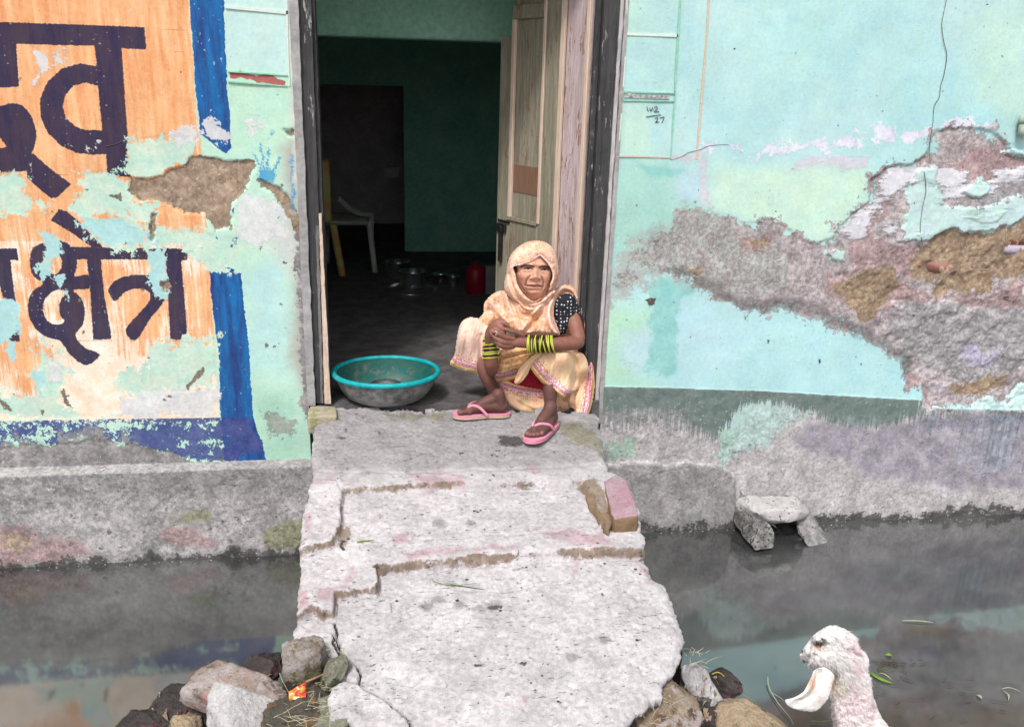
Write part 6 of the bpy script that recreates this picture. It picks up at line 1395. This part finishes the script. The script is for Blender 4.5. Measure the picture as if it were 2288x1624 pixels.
for i, s in enumerate(seq):
    t = i/(len(seq)-1); ax = 622+(792-622)*t; ctr = PA(ax, 814+2*t, -.200+.052*t)
    w_ = .10*math.sin(i*2.3)+(.22 if i > 11 else 0)
    torus_at('bangle', ctr, (1, -.30+w_*.4, .03+w_), (60+2.5*t)*AP, .0030 if s == 'L' else .0033, m_lime if s == 'L' else m_maroon, person)
seq = 'LLMLLMLMLLML'
for i, s in enumerate(seq):
    t = i/(len(seq)-1); ay = 762+(905-762)*t; ctr = PA(368-3*t, ay, -.165+.030*t)
    torus_at('bangle', ctr, (.10+.05*math.sin(i*1.7), -.28, -1+.0), (57+3*t)*AP, .0030 if s == 'L' else .0033, m_lime if s == 'L' else m_maroon, person)
# nose ring, finger ring, anklets, toe ring
torus_at('nose_ring', on_y(*cN([(838,688)])[0], -.128), (.9,-.2,.1), .0045, .0009, plain('gold', (.8,.6,.25), (.85,.65,.3), 50, .25, metal=1), person, seg=16, s2=6)
torus_at('finger_ring', O4(255,240,-.256,0)[:3], (.8,.1,.5), .0105, .0020, m_silver, person)
torus_at('anklet', PA(405,1226,-.025), (.25,-.12,1), .0315, .0030, m_silver, person); torus_at('anklet', PA(772,1296,-.108), (-.10,-.15,1), .0335, .0030, m_silver, person)
for (cx_, cy_, Y_) , n_ in (((405,1226,-.025),16), ((772,1296,-.108),16)):
    ctr = PA(cx_, cy_, Y_); parts = []
    for i in range(n_):
        a = 2*math.pi*i/n_; p = ctr+np.array([.0335*math.cos(a), .0335*math.sin(a), -.006]); parts.append(lathe([(0,.004),(.0032,.001),(.0032,-.003),(0,-.005)], 6, tuple(p)))
    o = mk('anklet_bells', *join(parts), m_silver); adopt(person, o)
# rubber flip-flops
m_flop = plain('pink_rubber', c(236,150,176,.85), c(240,160,184,.85), 30, .6); m_sole = plain('worn_cream_sole', c(226,196,170,.8), c(214,184,160,.8), 30, .7)
for (h, d, sd_, Ln), side in feet:
    s_ = Ln/.255; md = sd_*side; W2_ = lambda x, y, z: h+d*x*s_+md*y*s_+np.array([0,0,z*s_])
    ol = smooth_poly(np.array([(-.005,0),(.01,.028),(.06,.036),(.11,.034),(.16,.045),(.21,.050),(.245,.040),(.262,.016),(.258,-.012),(.235,-.034),(.19,-.046),(.13,-.043),(.06,-.036),(.01,-.028)]), True, 4)
    def slab_(name, z0_, z1_, mat, sc=1.0):
        n = len(ol); V = [W2_(x*1, y*sc, z0_) for x, y in ol]+[W2_(x, y*sc, z1_) for x, y in ol]; F = [tuple(range(n))[::-1], tuple(range(n, 2*n))]+[(i, (i+1) % n, n+(i+1) % n, n+i) for i in range(n)]
        o = mk(name, V, F, mat, None, False); adopt(person, o)
    slab_('flip_flop_sole', .0005, .012, m_sole if side > 0 else m_flop, .985); slab_('flip_flop_footbed', .0122, .0165, m_flop)
    for sg in (1, -1):
        pts = [W2_(.205, .017, .018), W2_(.198, .016, .040), W2_(.175, .012+.012*sg, .060), W2_(.140, .034*sg, .052), W2_(.105, .044*sg, .017)]
        V, F = tube(smooth_poly(np.array(pts), False, 6), .0068*s_, 10); o = mk('flip_flop_strap', V, F, m_flop); adopt(person, o)

# ------------------------------------------------------------------ the white kid goat at the bottom right
KY = -1.74; kq = on_y(*cL([(1300,1300)])[0], KY)
kid = tag(empty('goat_kid', (float(kq[0])+.05, KY, WZ+.10)), 'white and pinkish baby goat with drooping ears at the water edge, bottom right', 'goat')
KM = .00121
def LL(*p): return cL(list(p))
def gl(u, v, x, y, sx, sy, a): q = cL([(x, y)])[0]; k = .1744; return a*np.exp(-(((u-q[0])/(sx*k))**2+((v-q[1])/(sy*k))**2))
def ll(u, v, pts, wd, a): return a*np.exp(-(ldist(u, v, smooth_poly(cL(pts), False, 4), 60)/(wd*.1744))**2)
def kcol(u, v):
    C_ = np.tile(lin((242,238,236), .90), (len(u),1))*(.90+.16*fbm(u, v, 10, 4, 4))[:,None]
    def mx(f, cc, k=.84): nonlocal C_; f = np.clip(f, 0, 1)[:,None]; C_ = C_*(1-f)+np.array(lin(cc, k))*f
    ns_ = fbm(u, v, 14, 9, 3)
    mx((gl(u,v,1330,560,120,200,.45)+gl(u,v,1400,700,60,90,.5)+gl(u,v,1390,900,70,70,.55))*np.clip(ns_*2-.3,0,1), (230,168,184)); mx((gl(u,v,1330,1250,160,260,.5)+gl(u,v,1150,1500,200,160,.4)+gl(u,v,1530,1400,90,260,.45)), (240,204,212))
    mx(np.clip((fbm(u, v, 5, 77, 3)-.58)*4,0,.3), (180,174,176))
    mx(gl(u,v,1090,1100,60,150,.6), (214,176,140)); mx(gl(u,v,1200,1130,70,110,.35), (232,228,190)); mx(gl(u,v,790,1060,60,150,.7), (214,150,100)); mx(gl(u,v,900,1290,40,60,.3), (220,180,150))
    mx(gl(u,v,860,600,60,40,.9), (196,150,110)); mx(gl(u,v,870,550,62,30,1.5), (40,28,26)); mx(gl(u,v,940,510,30,30,1.1), (70,40,44)); mx(ll(u,v,[(900,600),(920,560),(925,500)],8,.9), (50,34,34))
    mx(gl(u,v,668,655,14,22,1.3), (50,44,46)); mx(gl(u,v,820,675,16,22,1.2), (120,60,60)); mx(ll(u,v,[(676,765),(700,785),(735,790)],8,1.), (60,44,46)); mx(ll(u,v,[(800,500),(780,600),(765,700),(740,720)],12,.6), (120,112,114)); mx(gl(u,v,745,700,30,40,.5), (140,132,134))
    mx(gl(u,v,1095,500,24,24,.6), (110,104,106)); mx(ll(u,v,[(1240,640),(1290,600),(1330,660),(1420,700)],16,.5), (120,90,110)); mx(gl(u,v,1560,1400,40,120,.6)*np.clip(ns_*2-.4,0,1), (120,96,96))
    return C_
def kdisp(u, v):
    d = gl(u,v,960,760,190,120,.016)+gl(u,v,1050,480,160,110,.012)+gl(u,v,740,650,60,90,.012)+gl(u,v,860,580,60,34,-.010)+gl(u,v,920,480,60,30,.008)+ll(u,v,[(800,500),(775,620),(745,720)],22,-.007)+ll(u,v,[(676,765),(735,792)],10,-.006)
    d += (fbm(u, v, 8, 3, 4)-.5)*.020+(fbm(u, v, 3, 31, 2)-.5)*.006
    return d
hp = smooth_poly(LL((1000,322),(1100,328),(1190,350),(1280,410),(1350,480),(1380,560),(1440,660),(1480,780),(1500,900),(1540,1000),(1570,1140),(1600,1300),(1650,1450),(1760,1610),(1900,1800),(1960,2000),(1150,2000),(1100,1750),(1060,1500),(1040,1300),(1030,1200),(1050,1100),(1090,1000),(1040,930),(920,920),(820,890),(740,850),(680,800),(645,735),(652,660),(690,590),(770,510),(850,430),(930,370)), True, 3)
K0 = [(*cL([(1000,600)])[0], KY-.02), (*cL([(1300,1400)])[0], KY+.03), (*cL([(690,680)])[0], KY-.02)]
kv, kf, ka = pillow('k', hp, K0, None, None, .80, .80, step=1.3, disp=kdisp, colf=kcol, raw=True, mppx=KM, wob=5)
ear = smooth_poly(LL((960,860),(830,890),(790,960),(745,1060),(690,1160),(620,1215),(540,1250),(462,1268),(450,1290),(480,1340),(560,1388),(680,1415),(800,1424),(880,1395),(940,1330),(1000,1260),(1032,1160),(1060,1060),(1080,960)), True, 3)
ev_, ef_, ea_ = pillow('k', ear, [(*cL([(900,900)])[0], KY-.085), (*cL([(500,1300)])[0], KY-.11), (*cL([(900,1300)])[0], KY-.10)], None, None, .17, .10, step=1.3, colf=kcol, raw=True, mppx=KM, folds=[(LL((880,920),(860,1100),(760,1250),(600,1320)),6,-.008),(LL((820,930),(760,1130),(640,1240)),3,.004)])
ear2 = smooth_poly(LL((1400,640),(1450,650),(1500,700),(1528,780),(1520,860),(1490,900),(1450,880),(1430,780)), True, 3)
ev2, ef2, ea2 = pillow('k', ear2, [(*cL([(1450,760)])[0], KY-.02)], None, None, .5, .4, step=1.3, colf=kcol, raw=True, mppx=KM)
# the rest of the animal, standing on the mud below the picture
nb_ = on_y(*cL([(1500,1750)])[0], KY+.03); gz0 = WZ+.06
bx_, bz_ = float(nb_[0])+.02, float(nb_[2])-.07
lg = []
for dx, dyk, bend in ((-.02,-.06,.0),(.09,.02,.0),(.16,-.36,.05),(.27,-.30,.05)):
    g0 = float(bankh(np.array([bx_+dx]), np.array([KY+dyk]))[0])+.012
    lg.append([(bx_+dx, KY+dyk+.03, bz_-.12, .042), (bx_+dx+bend*.2, KY+dyk+.03, bz_-.22, .022), (bx_+dx+bend, KY+dyk+.03, (bz_-.22+g0)/2, .016), (bx_+dx+.005, KY+dyk+.03, g0+.03, .014), (bx_+dx-.012, KY+dyk+.03, g0, .017)])
cvv, cff = blob_chain([[(bx_-.02,KY+.03,bz_+.06,.075),(bx_+.04,KY-.02,bz_-.05,.085),(bx_+.12,KY-.18,bz_-.08,.088),(bx_+.22,KY-.34,bz_-.08,.080)], [(bx_+.25,KY-.40,bz_-.04,.02),(bx_+.27,KY-.44,bz_+.0,.012)]]+lg, .006, 6)
Vs, Fs, Cs = [], [], []
for V, F, T_ in ((kv, kf, ka['tone']), (ev_, ef_, ea_['tone']), (ev2, ef2, ea2['tone']), (cvv, cff, np.tile(lin((232,220,222), .84), (len(cvv),1)))):
    o = sum(len(v) for v in Vs); Vs.append(V); Cs.append(T_); Fs += [tuple(int(i)+o for i in f) for f in F]
mk_ = NB('kid_coat'); n_ = mk_.noise(120,4,.7,(1,1,.35)); mk_.bump(n_, .004); mk_.fin(mk_.mul(mk_.attr('tone'), mk_.step(n_, .25, .75, .93, 1.04)), .85, 0, .2)
kb_ = mk('body', np.vstack(Vs), Fs, mk_.m, None, True, {'tone': np.vstack(Cs)}); adopt(kid, kb_)
# coat: short tufts standing off the skin
rs = np.random.RandomState(3); n = len(kf); pick = rs.choice(len(kf), 24000); Vh = []; Fh = []; Ch = []
cen = kv[kf[pick]].mean(1); e1 = kv[kf[pick][:,1]]-kv[kf[pick][:,0]]; e2 = kv[kf[pick][:,3]]-kv[kf[pick][:,0]]; nn = np.cross(e1, e2); nn /= np.linalg.norm(nn, axis=1)[:,None]+1e-9
mid = kv.mean(0); flip = np.sign(((cen-mid)*nn).sum(1)); nn *= np.where(nn[:,1] > 0, np.where(cen[:,1] < KY+.0, -1, 1), 1)[:,None]
us_, vs_2 = proj(cen); q_ = cL([(1000,600)])[0]
flow = np.where((vs_2 < cL([(0,980)])[0,1])[:,None], np.stack([np.full(len(cen),.55), np.zeros(len(cen)), np.full(len(cen),-.55)], -1), np.array([[.30,0,-.9]]))
flow = flow+rs.randn(len(cen),3)*.35; keep = ~((us_ < cL([(780,0)])[0,0]) & (rs.rand(len(cen)) < .75))
for i in np.where(keep)[0]:
    l = rs.uniform(.007,.017); d = flow[i]+nn[i]*.55; d /= np.linalg.norm(d); s = np.cross(d, nn[i]); s /= np.linalg.norm(s)+1e-9; p = cen[i]-nn[i]*.001; w_ = rs.uniform(.0005,.0009)
    o = len(Vh); Vh += [p-s*w_, p+s*w_, p+d*l]; Fh.append((o,o+1,o+2)); tc_ = ka['tone'][kf[pick[i]][0]]*rs.uniform(.97,1.08); Ch += [tc_]*3
hair = mk('coat', Vh, Fh, mk_.m, None, False, {'tone': np.array(Ch)}); adopt(kid, hair); tag(hair, kind='stuff')
